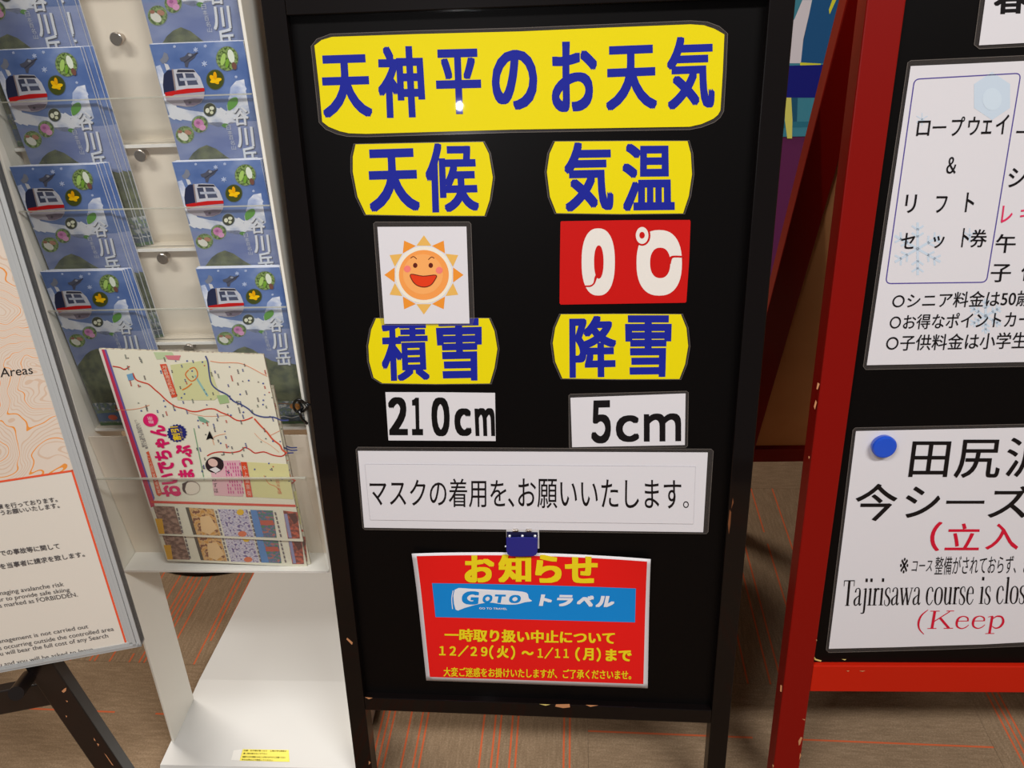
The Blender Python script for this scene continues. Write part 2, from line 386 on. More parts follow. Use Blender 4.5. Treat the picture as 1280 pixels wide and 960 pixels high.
for i in range(-6, 6):
    for j in range(-5, 7):
        x0 = 0.335+i*tx; y0 = 0.18+j*ty
        if x0 < -3.6 or x0+tx > 3.7 or y0 < -2.3 or y0+ty > 3.3: continue
        along = (i+j) % 2 == 1
        t = MB(); t.box(GROUND, x0+.0002, x0+tx-.0002, y0+.0002, y0+ty-.0002, -0.006, 0.0, CX if along else CY); t.build('carpet_tile', floor)
WALLC = mat('warm_beige_wall', (188, 160, 120), 0.8)
b = MB(); b.box(GROUND, -3.6, 3.6, 3.2, 3.3, 0, 2.7, WALLC); tag(b.build('wall_back'), kind='structure')
b = MB(); b.box(GROUND, -3.7, -3.6, -2.2, 3.3, 0, 2.7, WALLC); tag(b.build('wall_left'), kind='structure')
b = MB(); b.box(GROUND, 3.6, 3.7, -2.2, 3.3, 0, 2.7, WALLC); tag(b.build('wall_right'), kind='structure')
b = MB(); b.box(GROUND, -3.6, 3.6, 3.185, 3.2, 0, 0.09, mat('dark_skirting', (70, 50, 38), 0.6)); tag(b.build('baseboard_back'), kind='structure')
b = MB(); b.box(GROUND, -3.7, 3.7, -2.2, 3.3, 2.7, 2.8, mat('ceiling_white', (225, 222, 215), 0.9)); tag(b.build('ceiling'), kind='structure')

# ============================================================ BLACK A-FRAME BOARD
BP = Plane((0, 0, 0.18), 0, 12)
W, H = 0.52, 0.851
blk = thing('sign_stand', (0.26, 0.12, 0), 'black wooden A-frame sign board with yellow weather signs', 'sign board')
SW = 0.0245
V0, V1 = -0.18/math.cos(R(12)), H+0.075
ch(blk, 'stile', lambda b: b.box(BP, 0, SW, V0+.004, V1, -0.024, 0, BLACK), 0.0012)
ch(blk, 'stile', lambda b: b.box(BP, W-SW, W, V0+.004, V1, -0.024, 0, BLACK), 0.0012)
ch(blk, 'bottom_rail', lambda b: b.box(BP, SW, W-SW, -0.022, 0, -0.024, -0.0005, BLACK), 0.001)
ch(blk, 'top_rail', lambda b: b.box(BP, SW, W-SW, H, V1-.002, -0.024, -0.0005, BLACK), 0.001)
PN = -0.011
ch(blk, 'panel', lambda b: b.box(BP, SW-.004, W-SW+.004, -0.006, H+.006, -0.018, PN, PANEL))
top = BP.P(0, V1)
BR = Plane((0, 0, 0), u=(1, 0, 0), v=(Vector((0, top.y+.012, top.z))-Vector((0, 0.52, 0.004))).normalized())
BR.o = Vector((0, 0.52, 0.004)); LR = (Vector((0, top.y+.012, top.z))-BR.o).length-.005
ch(blk, 'rear_stile', lambda b: b.box(BR, 0.002, SW, 0, LR, -0.02, 0, BLACK), 0.001)
ch(blk, 'rear_stile', lambda b: b.box(BR, W-SW, W-.002, 0, LR, -0.02, 0, BLACK), 0.001)
ch(blk, 'rear_rail', lambda b: b.box(BR, SW, W-SW, LR-.06, LR, -0.02, -.001, BLACK), 0.001)
ch(blk, 'rear_rail', lambda b: b.box(BR, SW, W-SW, 0.24, 0.265, -0.02, -.001, BLACK), 0.001)
ch(blk, 'rear_panel', lambda b: b.box(BR, SW, W-SW, 0.265, LR-.06, -0.016, -.008, PANEL))
# worn spots on the black frame
a = Art(BP, 0.0001)
for pts, mm in (([(695, 880.3), (712, 880), (712.5, 884), (704, 885), (694, 883)], CHIP), ([(456, 871.3), (466, 872.2), (461, 874)], CHIP), ([(674, 880), (688, 880.5), (682, 882)], CHIPY),
                ([(434, 797), (441, 803), (440, 806), (433, 799)], CHIP), ([(461, 951), (463.5, 953), (461, 956)], CHIP), ([(732, 881), (748, 881.5), (738, 883.5)], CHIP),
                ([(912, 637), (914, 640), (913, 655), (911, 668), (910, 655)], mat('worn_brown', (110, 62, 30), .6)), ([(916, 622), (917, 628), (914, 636)], mat('worn_brown', (110, 62, 30), .6))):
    a.poly(pts, mm, 1)
o = a.build('paint_chip', blk); o['kind'] = 'stuff'; o['label'] = 'bare wood chips along the black frame'
# wire latch on the left stile
lp = [(381, 504), (374, 499.5), (368, 503), (367.5, 510), (372, 515), (379, 514), (384, 509), (380, 503.5), (374, 502), (378, 510), (374.5, 513), (375.5, 519), (378, 524), (384, 529.5)]
LP = [BP.px(x, y, -0.006+0.004*math.sin(i*1.3)) for i, (x, y) in enumerate(lp)]
LPs = [Vector(p) for p in smooth([tuple(p) for p in LP], 4)]
ch(blk, 'wire_latch', lambda b: (b.tube([BP.P(0.004, 0.427, -0.01)]+LPs[:1], 0.0016, WIRE, 8), b.tube(LPs, 0.0017, WIRE, 8)))

NP = PN+0.0003
BLUE = ink((26, 36, 150), 1)
# headline sign
out = [(393, 57), (402, 50), (414.8, 46.1), (520, 42.6), (650, 39.3), (760, 34.5), (863, 30.4), (880, 31.6), (893, 36), (905.5, 43), (903.5, 90), (900.5, 138), (897.5, 143.5), (891.5, 148.5), (877, 155), (862, 158.4), (640, 162), (457.5, 167.3), (436, 166.6), (424.7, 164), (411, 158.5), (402.8, 152.2), (399, 110)]
film = [(389, 58), (396, 49), (413, 42.6), (520, 38.5), (650, 35), (760, 30.5), (863, 26), (884, 27.5), (899, 33), (909.5, 42), (907.5, 90), (904.5, 139), (900, 147), (892.5, 153), (877, 159), (862, 162), (640, 165.5), (457.5, 171), (434, 170.5), (421, 167.5), (407, 161.5), (399, 153), (394.5, 110)]
root, n = sign('weather_sign', 'wide yellow sign with blue headline lettering, topmost on the black board', BP, NP, out, YELLOW, film)
a = Art(BP, n)
for c, q in (('天', ((399, 69.5), (461, 67.5), (466, 146), (404.5, 147.5))), ('神', ((471, 58), (527.5, 57.5), (533, 146.3), (474, 147.8))),
             ('平', ((543.5, 62), (599.7, 60.5), (602.8, 142), (546.5, 143.2))), ('の', ((613.5, 63), (670, 61.5), (673, 136.8), (616, 138))),
             ('お', ((689, 52.5), (746, 51), (746.5, 139), (690, 140.5))), ('天', ((757.5, 58), (820.5, 55.5), (821.5, 136), (757.5, 138.5))), ('気', ((834, 46.5), (892.5, 44.5), (893.5, 135), (833, 137.5)))):
    a.text(c, q, BLUE, 1, 0.034, 0.02)
a.build('lettering', root)
def yellow(label, out, chars):
    cx = sum(p[0] for p in out)/len(out); cy = sum(p[1] for p in out)/len(out)
    film = [(cx+(x-cx)*1.028, cy+(y-cy)*1.012) for x, y in out]
    root, n = sign('weather_sign', label, BP, NP, out, YELLOW, film, group='small yellow heading signs')
    a = Art(BP, n)
    for c, q, bx, by in chars: a.text(c, q, BLUE, 1, bx, by)
    a.build('lettering', root); return root
yellow('yellow sign with rounded sides directly above the smiling sun picture', [(444.4, 180.5), (525, 178.8), (603.7, 177.5), (611, 192), (616, 222), (612, 250), (605.6, 269.7), (530, 269.5), (457.5, 268.2), (447, 246), (441, 215), (441, 196)],
       (('天', ((457.5, 187), (521, 185), (525.5, 263.5), (462.5, 265)), .036, .024), ('候', ((531, 179), (594, 178.5), (599.5, 264), (533, 266)), .028, .02)))
yellow('yellow sign with rounded sides directly above the red temperature card', [(693.7, 177), (780, 176.4), (859.4, 176.4), (863.5, 192), (865, 218), (861, 245), (853.8, 266.7), (775, 267.5), (695.6, 266.4), (687.5, 246), (683.6, 215), (687, 192)],
       (('気', ((705.5, 178), (765, 177.3), (767.3, 263), (705, 265)), .034, .024), ('温', ((778.5, 179.5), (842, 179), (843.5, 263.5), (777, 264.3)), .03, .022)))
yellow('yellow sign overlapped by the sun picture, above the 210cm card', [(470, 398), (540, 397.5), (611.2, 398), (618, 414), (621.7, 436), (618, 460), (612.3, 479.3), (545, 480), (478, 479), (467, 472), (461.5, 452), (460.5, 432.5), (464, 412)],
       (('積', ((475.5, 399.5), (534, 398.5), (537.5, 475), (478, 477)), .028, .018), ('雪', ((544, 399), (602, 397.5), (602.5, 475.5), (550, 476.5)), .034, .024)))
yellow('yellow sign with rounded sides directly above the 5cm card', [(701.2, 393), (780, 392.6), (851.2, 393), (858, 410), (860.2, 432.5), (856.5, 455), (849.3, 473.7), (775, 474), (703, 473), (694, 452), (691, 428.7), (694, 410)],
       (('降', ((711.5, 395), (770, 394.5), (771, 470.8), (712, 472.5)), .03, .022), ('雪', ((781, 394), (840, 394), (837.5, 471), (783, 471.7)), .034, .024)))
# smiling sun picture (its lower edge laps over the sign below)
root, n = sign('sun_picture', 'white laminated card with a smiling orange sun drawing', BP, NP+0.0016, [(471.7, 283.6), (583, 283.2), (586.9, 404.4), (480.5, 404.8)], LPAPER,
               [(467, 279.5), (469.5, 277.4), (586.5, 277.2), (588.8, 280), (592.8, 397.5), (590.5, 406), (477.5, 406.3), (475.4, 398)], cat='picture')
a = Art(BP, n); sx_, sy_ = 529.9, 343.6
for k in range(12):
    t = R(90-30*k); cc = ink((233, 182, 92), 1) if k % 2 == 0 else ink((238, 148, 50), 1)
    tip = 49.5; bs = 36.5; hw = 9.4
    dx, dy = math.cos(t), -math.sin(t)
    a.poly([(sx_+dx*tip, sy_+dy*tip), (sx_+dx*bs-dy*hw, sy_+dy*bs+dx*hw), (sx_+dx*bs+dy*hw, sy_+dy*bs-dx*hw)], cc, 1)
a.ell(sx_, sy_, 35.5, 35.5, ink((240, 232, 214), 1), 2, n=48); a.ell(sx_, sy_, 31.2, 31.2, ink((245, 158, 80), 1), 3, n=48); a.ell(sx_-1, sy_-1, 25, 25, ink((248, 172, 98), 1), 4, n=40)
DKB = ink((96, 30, 20), 1)
for ex in (519.2, 538.6): a.ell(ex, 331.5, 2.7, 3.1, DKB, 6)
for ex, ey in ((509.3, 336), (549.2, 337.7)): a.ell(ex, ey, 4.3, 4.3, ink((244, 128, 118), 1), 5)
a.stroke([(513.5, 322.5), (517, 320.5), (521, 323.5)], .9, DKB, 6, sm=4); a.stroke([(535.5, 324.5), (539.5, 321), (543, 322.8)], .9, DKB, 6, sm=4)
mo = smooth([(513.8, 342.6), (529, 344.9), (545, 343.7), (543.5, 350), (538, 356.5), (529.5, 358.6), (520.5, 355.8), (515, 349.5)], 4, True)
a.poly(mo, ink((228, 62, 24), 1), 6); a.stroke(mo, 1.0, DKB, 7, closed=True)
a.build('sun_drawing', root)
# 0 degree card
root, n = sign('temperature_card', 'glossy red card reading zero degrees in fat white numerals', BP, NP, [(701.5, 276.6), (780, 275.3), (862.4, 275), (863.2, 277), (861.5, 325), (858, 377), (856.5, 378.4), (780, 379.6), (701, 380.8), (699.4, 379), (699.8, 330), (700.6, 278)],
               mat('laminated_red_card', (200, 18, 14), 0.5, coat=0.22, coat_rough=0.04, spec=.15), thick=0.0008)
a = Art(BP, n); WH = ink((232, 226, 218), 1); RDI = MATS['laminated_red_card']
def egg(cx, cy, rx, ry, n_=2.4, N=44, lean=0.0):
    out = []
    for k in range(N):
        t = 2*math.pi*k/N; c, s_ = math.cos(t), math.sin(t)
        y = ry*math.copysign(abs(s_)**(2/n_), s_); out.append((cx+rx*math.copysign(abs(c)**(2/n_), c)-lean*y, cy+y))
    return out
a.poly(egg(747.8, 327.4, 20.8, 42), WH, 1); a.poly(egg(748.5, 327.5, 5.9, 20.8, 2.2), RDI, 2)
a.stroke([(731, 357.6, 1.8), (738, 357.4, 2), (742.5, 354, 2), (744.5, 347.5, 3), (746, 344, 3)], 2, RDI, 3, sm=4)
a.poly([(726, 372), (730, 357.5), (738, 357), (731.5, 364), (733, 368.5), (730, 374)], RDI, 2) if False else None
a.poly(egg(824, 328.5, 28.4, 41), WH, 1); a.poly(egg(825.2, 328.5, 12.6, 19, 2.3), RDI, 2)
a.ell(802.8, 294.3, 10.2, 12.8, RDI, 3); a.ell(802.6, 294.2, 7.9, 10.6, WH, 4); a.ell(802.5, 293.9, 3.4, 4.2, RDI, 5)
a.stroke([(836, 329, 5), (838.5, 322.5, 3.6), (843, 320.6, 2.4), (855, 321.0, 2.4)], 2.4, RDI, 3, sm=4)
a.poly([(835, 308), (850.5, 318.5), (853.8, 321), (838, 322)], RDI, 2) if False else None
a.build('lettering', root)
# 210cm and 5cm cards
BK = ink((16, 14, 14)); BKG = ink((20, 16, 18), 1)
root, n = sign('snow_depth_card', 'white paper card reading 210cm in bold black', BP, NP, [(481.7, 490.3), (550, 490.4), (618.8, 491.2), (619.6, 551.3), (485.6, 550.5)], PAPER)
a = Art(BP, n)
for c, x0, x1, y0, y1, bx in (('２', 484.8, 509, 496.3, 544, .055), ('１', 513.7, 528.4, 497, 544, .06), ('０', 538.6, 561.6, 496.6, 545.4, .055), ('ｃ', 567.3, 588.8, 510.3, 545, .06), ('ｍ', 593, 618, 510, 545, .05)):
    a.text(c, ((x0, y0), (x1, y0), (x1+(1 if c != '１' else .5), y1), (x0+1.5, y1)), BK, 1, bx, .028)
a.build('lettering', root)
root, n = sign('snowfall_card', 'white laminated card reading 5cm in black', BP, NP, [(713, 497.3), (857, 491.9), (856, 556.3), (715.2, 559)], LPAPER, [(711, 494.2), (713, 492.6), (858, 488.8), (860.4, 490.5), (859.3, 557), (857.5, 559), (713, 560.8), (711.5, 559)])
a = Art(BP, n)
for c, x0, x1, y0, y1, bx in (('５', 739, 763.6, 500.6, 554.6, .04), ('ｃ', 769.8, 799, 519.3, 552.8, .035), ('ｍ', 804.8, 851.4, 517, 552, .025)):
    a.text(c, ((x0, y0), (x1, y0-.6), (x1, y1-.6), (x0, y1)), BKG, 1, bx, .028)
a.build('lettering', root)
# mask notice
root, n = sign('mask_notice', 'long white laminated notice with one line of black text', BP, NP+0.0012, [(447.3, 563.7), (884.8, 565.7), (879, 665.3), (455.2, 659.5)], LPAPER,
               [(445, 562), (447.5, 558.8), (670, 560), (889, 561.2), (891.6, 564), (885, 664.5), (883, 667), (456, 661.8), (453.5, 659.5)], cat='notice')
inner = sheet_poly(BP, [(456.3, 580.2), (869.2, 583.3), (866.5, 654.8), (463, 649.7)], n+.0008)
o = ch(root, 'inner_card', lambda b: b.prism(BP, inner, n, n+.0011, LPAPER, mat('card_edge_grey', (150, 146, 150), .6)))
a = Art(BP, n+.0011)
a.text('マスクの着用を', ((461.8, 598), (632.9, 598.3), (632.9, 634.5), (462.5, 633)), BKG, 1, .004, .002)
a.text('、', ((635, 622.5), (643, 622.5), (643, 634), (635, 634)), BKG, 1)
a.text('お願いいたします', ((647.7, 598), (851.6, 600), (851.6, 637), (647.7, 634.8)), BKG, 1, .004, .002)
a.text('。', ((853.8, 626.5), (861, 626.5), (861, 635), (853.8, 635)), BKG, 1)
a.build('lettering', root)
# travel notice (its top edge bows away from the board)
tl, tr = BP.uv(516, 688, NP), BP.uv(809.6, 860, NP)
vt, vb = tl[1], tr[1]
CU = BP.uv(653, 690, NP)[0]
def curl(a_, b_):
    f = max(0.0, (b_-vb)/(vt-vb)); side = (a_-CU)/0.13
    return 0.0002+0.006*max(0.0, (f-.5)/.5)**2*min(1.5, side*side)
def grid_sheet(b, pl, q, n0, n1, m, zf, nx=30, ny=24):
    P = []; 
    for layer in (n1, n0):
        for j in range(ny+1):
            for i in range(nx+1):
                s_, t_ = i/nx, j/ny
                x = (1-s_)*(1-t_)*q[0][0]+s_*(1-t_)*q[1][0]+s_*t_*q[2][0]+(1-s_)*t_*q[3][0]
                y = (1-s_)*(1-t_)*q[0][1]+s_*(1-t_)*q[1][1]+s_*t_*q[2][1]+(1-s_)*t_*q[3][1]
                P.append(pl.P(x, y, layer+zf(x, y)))
    K = (nx+1)*(ny+1); F = []
    for j in range(ny):
        for i in range(nx):
            k = j*(nx+1)+i; F.append((k, k+nx+1, k+nx+2, k+1)); F.append((K+k, K+k+1, K+k+nx+2, K+k+nx+1))
    for j in range(ny):
        for i in (0, nx):
            k = j*(nx+1)+i; F.append((k, K+k, K+k+nx+1, k+nx+1) if i == 0 else (k, k+nx+1, K+k+nx+1, K+k))
    for i in range(nx):
        for j in (0, ny):
            k = j*(nx+1)+i; F.append((k, k+1, K+k+1, K+k) if j == 0 else (k, K+k, K+k+1, k+1))
    b.add(P, F, m, True)
Q = [BP.uv(516, 688, NP), BP.uv(812.5, 693.6, NP), BP.uv(809.6, 860, NP), BP.uv(533, 850.4, NP)]
go = thing('travel_notice', BP.px(664, 775, NP), 'red notice with yellow text and a blue band, clipped low on the black board', 'notice')
ch(go, 'paper_sheet', lambda b: grid_sheet(b, BP, Q, NP, NP+.0003, PAPER, curl))
GN = NP+.0003
a = Art(BP, GN, zf=curl)
RD = ink((232, 30, 26)); YL = ink((240, 214, 30)); BL = ink((22, 136, 214)); WI = ink((232, 232, 238))
def gridart(a, q, m, lay, nx=30, ny=24):
    P = []; F = []
    for j in range(ny+1):
        for i in range(nx+1):
            s_, t_ = i/nx, j/ny
            P.append(tuple((1-s_)*(1-t_)*q[0][d]+s_*(1-t_)*q[1][d]+s_*t_*q[2][d]+(1-s_)*t_*q[3][d] for d in (0, 1)))
    for j in range(ny):
        for i in range(nx): k = j*(nx+1)+i; F.append((k, k+1, k+nx+2, k+nx+1))
    a.faces(P, F, m, lay)
gridart(a, [(521.9, 691.8), (808.2, 697.3), (804.2, 854.9), (537.3, 846)], RD, 1)
gridart(a, [(540.3, 727.8), (794.7, 734), (793.8, 777.7), (544.4, 771)], BL, 3)
a.b.build('printed_ground', go)
a = Art(BP, GN+LAY*3, zf=curl)
for c, x0, x1, ya, yb in (('お', 581, 618, 693.0, 727.5), ('知', 623, 664, 692.5, 727.6), ('ら', 669, 702, 692.6, 728), ('せ', 706, 747, 693.6, 728)):
    a.text(c, ((x0, ya), (x1, ya+.4), (x1, yb+.2), (x0, yb)), YL, 4, .05, .03)
fl_ = smooth([(568.5, 736.5), (590, 735.5), (622, 737.2), (640, 738), (658, 740.5), (661, 747.5), (665, 751), (656, 752.5), (645, 755.2), (628, 755), (612, 752.8), (597, 755), (581, 759.5), (569.5, 761.5)], 3, True)
a.poly(fl_, WI, 3); a.stroke([(566.6, 737.5), (564.8, 748), (565.8, 761)], 1.0, WI, 3, sm=3)
for c, x0, x1, y0, y1 in (('G', 577, 598, 738.2, 755), ('O', 603, 615, 742.5, 753), ('T', 617.5, 631, 742.5, 753), ('O', 636, 650.5, 743, 753.3)):
    a.text(c, ((x0+1.5, y0), (x1+1.5, y0+.3), (x1-.5, y1+.3), (x0-.5, y1)), BL, 5, .06, .045)
a.text('GO TO TRAVEL', ((599, 758.6), (634, 759.4), (634, 761.8), (599, 761)), WI, 5, .02)
for c, x0, x1 in (('ト', 674.5, 689.5), ('ラ', 695.5, 715.5), ('ベ', 721, 741.5), ('ル', 745, 767.5)):
    dy = (x0-674)*.02
    a.text(c, ((x0+2, 742.5+dy), (x1+2, 742.8+dy), (x1-1, 757+dy), (x0-1, 756.8+dy)), WI, 5, .06, .05)
a.text('一時取り扱い中止について', ((556, 785), (768.5, 789), (768.5, 805), (555.5, 801)), YL, 5, .045, .022)
a.text('１２／２９', ((549, 805.5), (609.5, 806.7), (609.5, 821), (549, 819.8)), YL, 5, .05, .02)
a.text('（', ((611.5, 806), (617, 806), (617, 823.5), (611.5, 823.5)), YL, 5, .03)
a.text('火', ((621, 806.5), (636, 806.8), (636, 822), (621, 821.7)), YL, 5, .05, .03)
a.text('）', ((638.5, 806.5), (644, 806.5), (644, 824), (638.5, 824)), YL, 5, .03)
a.text('～', ((652, 813), (667, 813.2), (667, 818.5), (652, 818.3)), YL, 5, .04)
a.text('１／１１', ((672, 808.5), (711, 809), (711, 823.2), (672, 822.8)), YL, 5, .05, .02)
a.text('（', ((719, 808.5), (725, 808.5), (725, 826), (719, 826)), YL, 5, .03)
a.text('月', ((728.5, 809.5), (742, 809.8), (742, 825), (728.5, 824.7)), YL, 5, .05, .03)
a.text('）', ((745.5, 809), (751, 809), (751, 826.5), (745.5, 826.5)), YL, 5, .03)
a.text('まで', ((757, 810.8), (789.5, 811.3), (789.5, 826.3), (757, 825.8)), YL, 5, .05, .03)
a.text('大変ご迷惑をお掛けいたしますが、ご了承くださいませ。', ((554.5, 833.3), (789, 837.3), (789, 849), (554.5, 845)), YL, 5, .03, .012)
a.build('lettering', go)
# bulldog clip
NAVY = mat('navy_plastic', (30, 34, 128), 0.35, coat=0.3)
cl = thing('spring_clip', BP.px(653, 678, NP+.004), 'navy blue and chrome spring clip between the two notices', 'clip')
u0, v1 = BP.uv(632.3, 661.3, NP+.006); u1, v0 = BP.uv(674, 688, NP+.006)
ch(cl, 'back_plate', lambda b: b.box(BP, u0, u1, v0, v1, NP+.0012, NP+.0022, BRIGHTC), .0003)
a_ = BP.uv(633.3, 664.8, NP+.003); c_ = BP.uv(672.2, 674, NP+.003)
ch(cl, 'recess', lambda b: b.box(BP, a_[0], c_[0], c_[1], a_[1], NP+.0022, NP+.0030, mat('deep_navy', (14, 16, 58), .4)))
for x in (637, 653, 668.8): ch(cl, 'rivet', lambda b: b.lathe(BP.px(x, 669.8, NP+.003), BP.n, ((0, .0018), (.0012, .0016), (.0018, .0008)), BRIGHTC, 12))
for x in (644.5, 661): ch(cl, 'spring_coil', lambda b: b.tube([BP.px(x-3.2, 662.8, NP+.003), BP.px(x+3.2, 662.8, NP+.003)], .0019, CHROME, 10))
fp = [BP.uv(x, y, NP+.007) for x, y in ((632.8, 672.5), (652, 672.0), (672, 672.5), (671.8, 689), (670.5, 693), (667, 695.3), (652, 695.8), (638, 695.4), (634.5, 693), (632.8, 688))]
ch(cl, 'grip', lambda b: b.prism(BP, fp, NP+.005, NP+.007, NAVY), .0003)
ch(cl, 'hinge_pin', lambda b: b.tube([BP.px(631.2, 683, NP+.004), BP.px(634, 683, NP+.004)], .0012, BRIGHTC, 8))

# ============================================================ RED A-FRAME BOARD
DP = Plane(at_z(1012.5, 865, 0.19), 2, 10.5)
rd = thing('sign_stand', DP.P(.3, -.1)*1.0, 'red wooden A-frame sign board with white notices, at the right edge', 'sign board')
rd.location.z = 0; rd['_o'] = list(rd.location)
DV0 = -0.19/math.cos(R(10.5)); DW = 0.62; DH = 0.99; DT = 0.026
ch(rd, 'stile', lambda b: b.box(DP, -.036, 0, DV0+.003, DH, -DT, 0, RED), .0015)
ch(rd, 'stile', lambda b: b.box(DP, DW, DW+.036, DV0+.003, DH, -DT, 0, RED), .0015)
ch(rd, 'bottom_rail', lambda b: b.box(DP, 0, DW, 0, .043, -DT, -.0008, mat('brighter_red_rail', (190, 30, 7), .4, coat=.08, spec=.2)), .0012)  # rail coloured a brighter, more orange red than the stiles
ch(rd, 'top_rail', lambda b: b.box(DP, 0, DW, DH-.045, DH, -DT, -.0008, RED), .0012)
DN = -0.008
ch(rd, 'panel', lambda b: b.box(DP, -.004, DW+.004, .038, DH-.04, -.018, DN, PANEL))
ty_ = DP.P(0, DH-.01)
rb = Vector((ty_.x, 0.548, 0.02)); vt_ = (Vector((ty_.x, ty_.y+.02, ty_.z))-rb)
DR = Plane(DP.P(-.034, 0), u=DP.u, v=(Vector((0, ty_.y+.005, ty_.z))-Vector((0, 0.535, 0.012))))
DR.o = Vector((DP.P(-.036, 0).x, 0.535, 0.012)); DR.n = DR.u.cross(DR.v); DLR = (Vector((0, ty_.y+.005, ty_.z))-Vector((0, 0.535, 0.012))).length
REDD = RED
ch(rd, 'rear_stile', lambda b: b.box(DR, 0, .040, 0, DLR, -.024, 0, REDD), .0015)
ch(rd, 'rear_stile', lambda b: b.box(DR, DW+.03, DW+.07, 0, DLR, -.024, 0, REDD), .0015)
ch(rd, 'rear_rail', lambda b: b.box(DR, .040, DW+.03, .225, .262, -.024, -.001, REDD), .0012)
ch(rd, 'rear_rail', lambda b: b.box(DR, .040, DW+.03, DLR-.05, DLR, -.024, -.001, REDD), .0012)
ch(rd, 'rear_panel', lambda b: b.box(DR, .036, DW+.034, .255, DLR-.045, -.019, -.010, BROWNB), label='unpainted brown hardboard back')
a = Art(DP, .0001)
for pts in ([(1022, 478), (1024.5, 480), (1022, 487), (1020.5, 486)], [(1019.5, 500), (1021, 503), (1018.5, 512), (1017.3, 508)], [(975.5, 856), (977.5, 857), (977, 865), (975, 864)], [(1001, 921), (1003, 922), (1000, 930.5), (998.5, 932), (998, 926)],
            [(1002.5, 898.5), (1006.5, 899), (1006, 900.5)], [(1000, 941), (1001.5, 944), (999, 950)], [(965.5, 955), (967.5, 957), (966, 960)], [(1010.5, 570), (1012.3, 571), (1011, 574)], [(1020, 799), (1021.5, 800), (1020.5, 801.5)],
            [(1058, 838.2), (1062, 838), (1060, 839.6)], [(1074, 838.4), (1082, 838.2), (1078, 839.6)]):
    a.poly(pts, CHIP, 1)
o = a.build('paint_chip', rd); o['kind'] = 'stuff'; o['label'] = 'bare wood chips along the red frame'
a = Art(DP, DN+.0001)
for pts in ([(1016.5, 819), (1020, 823.5), (1027, 825.5), (1026, 827), (1018.5, 825)], [(1039, 831.2), (1056, 831), (1055, 832.5), (1042, 832.8)], [(1033, 830.6), (1037.5, 830.8), (1035, 832.6)], [(1052, 823.8), (1058, 824), (1056, 825.3)], [(1112, 831), (1120, 831), (1119, 832.5)]):
    a.poly(pts, CHIPY, 1)
o = a.build('paint_chip', rd); o['kind'] = 'stuff'; o['label'] = 'yellow scratches at the foot of the black panel'
DB = DN+.0003
# top sheet
root, n = sign('season_notice', 'white laminated notice cut by the top right corner of the picture', DP, DB, [(1237, -40), (1330, -44), (1322, 51.5), (1223.8, 56.6)], LPAPER, [(1231, -44), (1335, -48), (1327, 56), (1224, 61), (1217.5, 56)], cat='notice')
a = Art(DP, n); a.text('春', ((1244, -24), (1287, -26), (1284, 16.8), (1241.5, 18)), BKG, 1, .03, .02); a.build('lettering', root)
# ropeway notice
root, n = sign('ticket_notice', 'large white laminated ticket notice with a rounded blue frame, upper right', DP, DB, [(1138.5, 82.6), (1210, 79.5), (1280, 76.2), (1440, 69), (1385, 448.5), (1280, 452.5), (1083.5, 456.5), (1112, 262)], LPAPER,
               [(1134.5, 78.2), (1138.5, 75.8), (1280, 69.5), (1446, 62), (1390, 456), (1280, 458), (1082, 461.8), (1079, 458), (1107, 262)], cat='notice')
a = Art(DP, n); PU = ink((86, 74, 150), 1); SN = ink((200, 214, 228), 1)
RQ = None
a.stroke(rquad([(1143, 99), (1276, 91.5), (1233, 352.8), (1107, 354.5)], 7), 1.5, PU, 1, closed=True)
if RQ: a.stroke(smooth([(1148, 98.8), (1205, 95.5), (1267, 91.8), (1273.5, 92.6), (1275.2, 99), (1256, 220), (1237, 345), (1234, 351.4), (1228, 352.8), (1170, 353.6), (1114, 354.3), (1108.6, 353), (1107.8, 347), (1124.5, 225), (1141, 105), (1143, 100)], 5, True), 1.5, PU, 1, closed=True)
hx = [(1240+26*math.cos(R(60*k+30)), 120+30*math.sin(R(60*k+30))) for k in range(6)]
a.poly(hx, ink((200, 214, 228), 1), 1); a.ell(1240, 124, 12, 14, ink((206, 220, 232), 1), 2)
for cx, cy, r_, wd in ((1147, 311, 33, 3.2), (1212, 294, 9, 1.6), (1152.5, 149, 8, 1.4), (1232, 395, 22, 3)):
    for k in range(6):
        t = R(60*k+30); dx, dy = math.cos(t), math.sin(t)
        a.stroke([(cx, cy), (cx+dx*r_, cy+dy*r_)], wd, SN, 1)
        if r_ > 12:
            for f in (.45, .72):
                for sg in (-1, 1):
                    t2 = t+sg*R(55); a.stroke([(cx+dx*r_*f, cy+dy*r_*f), (cx+dx*r_*f+math.cos(t2)*r_*.27, cy+dy*r_*f+math.sin(t2)*r_*.27)], wd*.8, SN, 1)
a.build('printed_frame', root)
a = Art(DP, n); sk = 3.6
def T(t, x0, y0, x1, y1, m=BKG, bx=.012, by=.006, sh=None, dr=0.0):
    s_ = (y1-y0)*.13 if sh is None else sh; d = dr*(x1-x0)
    a.text(t, ((x0+s_, y0), (x1+s_, y0+d), (x1, y1+d), (x0, y1)), m, 3, bx, by)
for c, x0, x1, y0, y1 in (('ロ', 1144.8, 1161, 151, 170), ('ー', 1165.5, 1182.5, 158, 160.5), ('プ', 1187.5, 1203.5, 146, 170), ('ウ', 1208.5, 1222.5, 146, 169), ('ェ', 1226, 1238.5, 150.5, 167.5), ('イ', 1243.5, 1258.5, 143.5, 168)): T(c, x0, y0, x1, y1, dr=-.03)
T('＆', 1182, 196, 1194, 217)
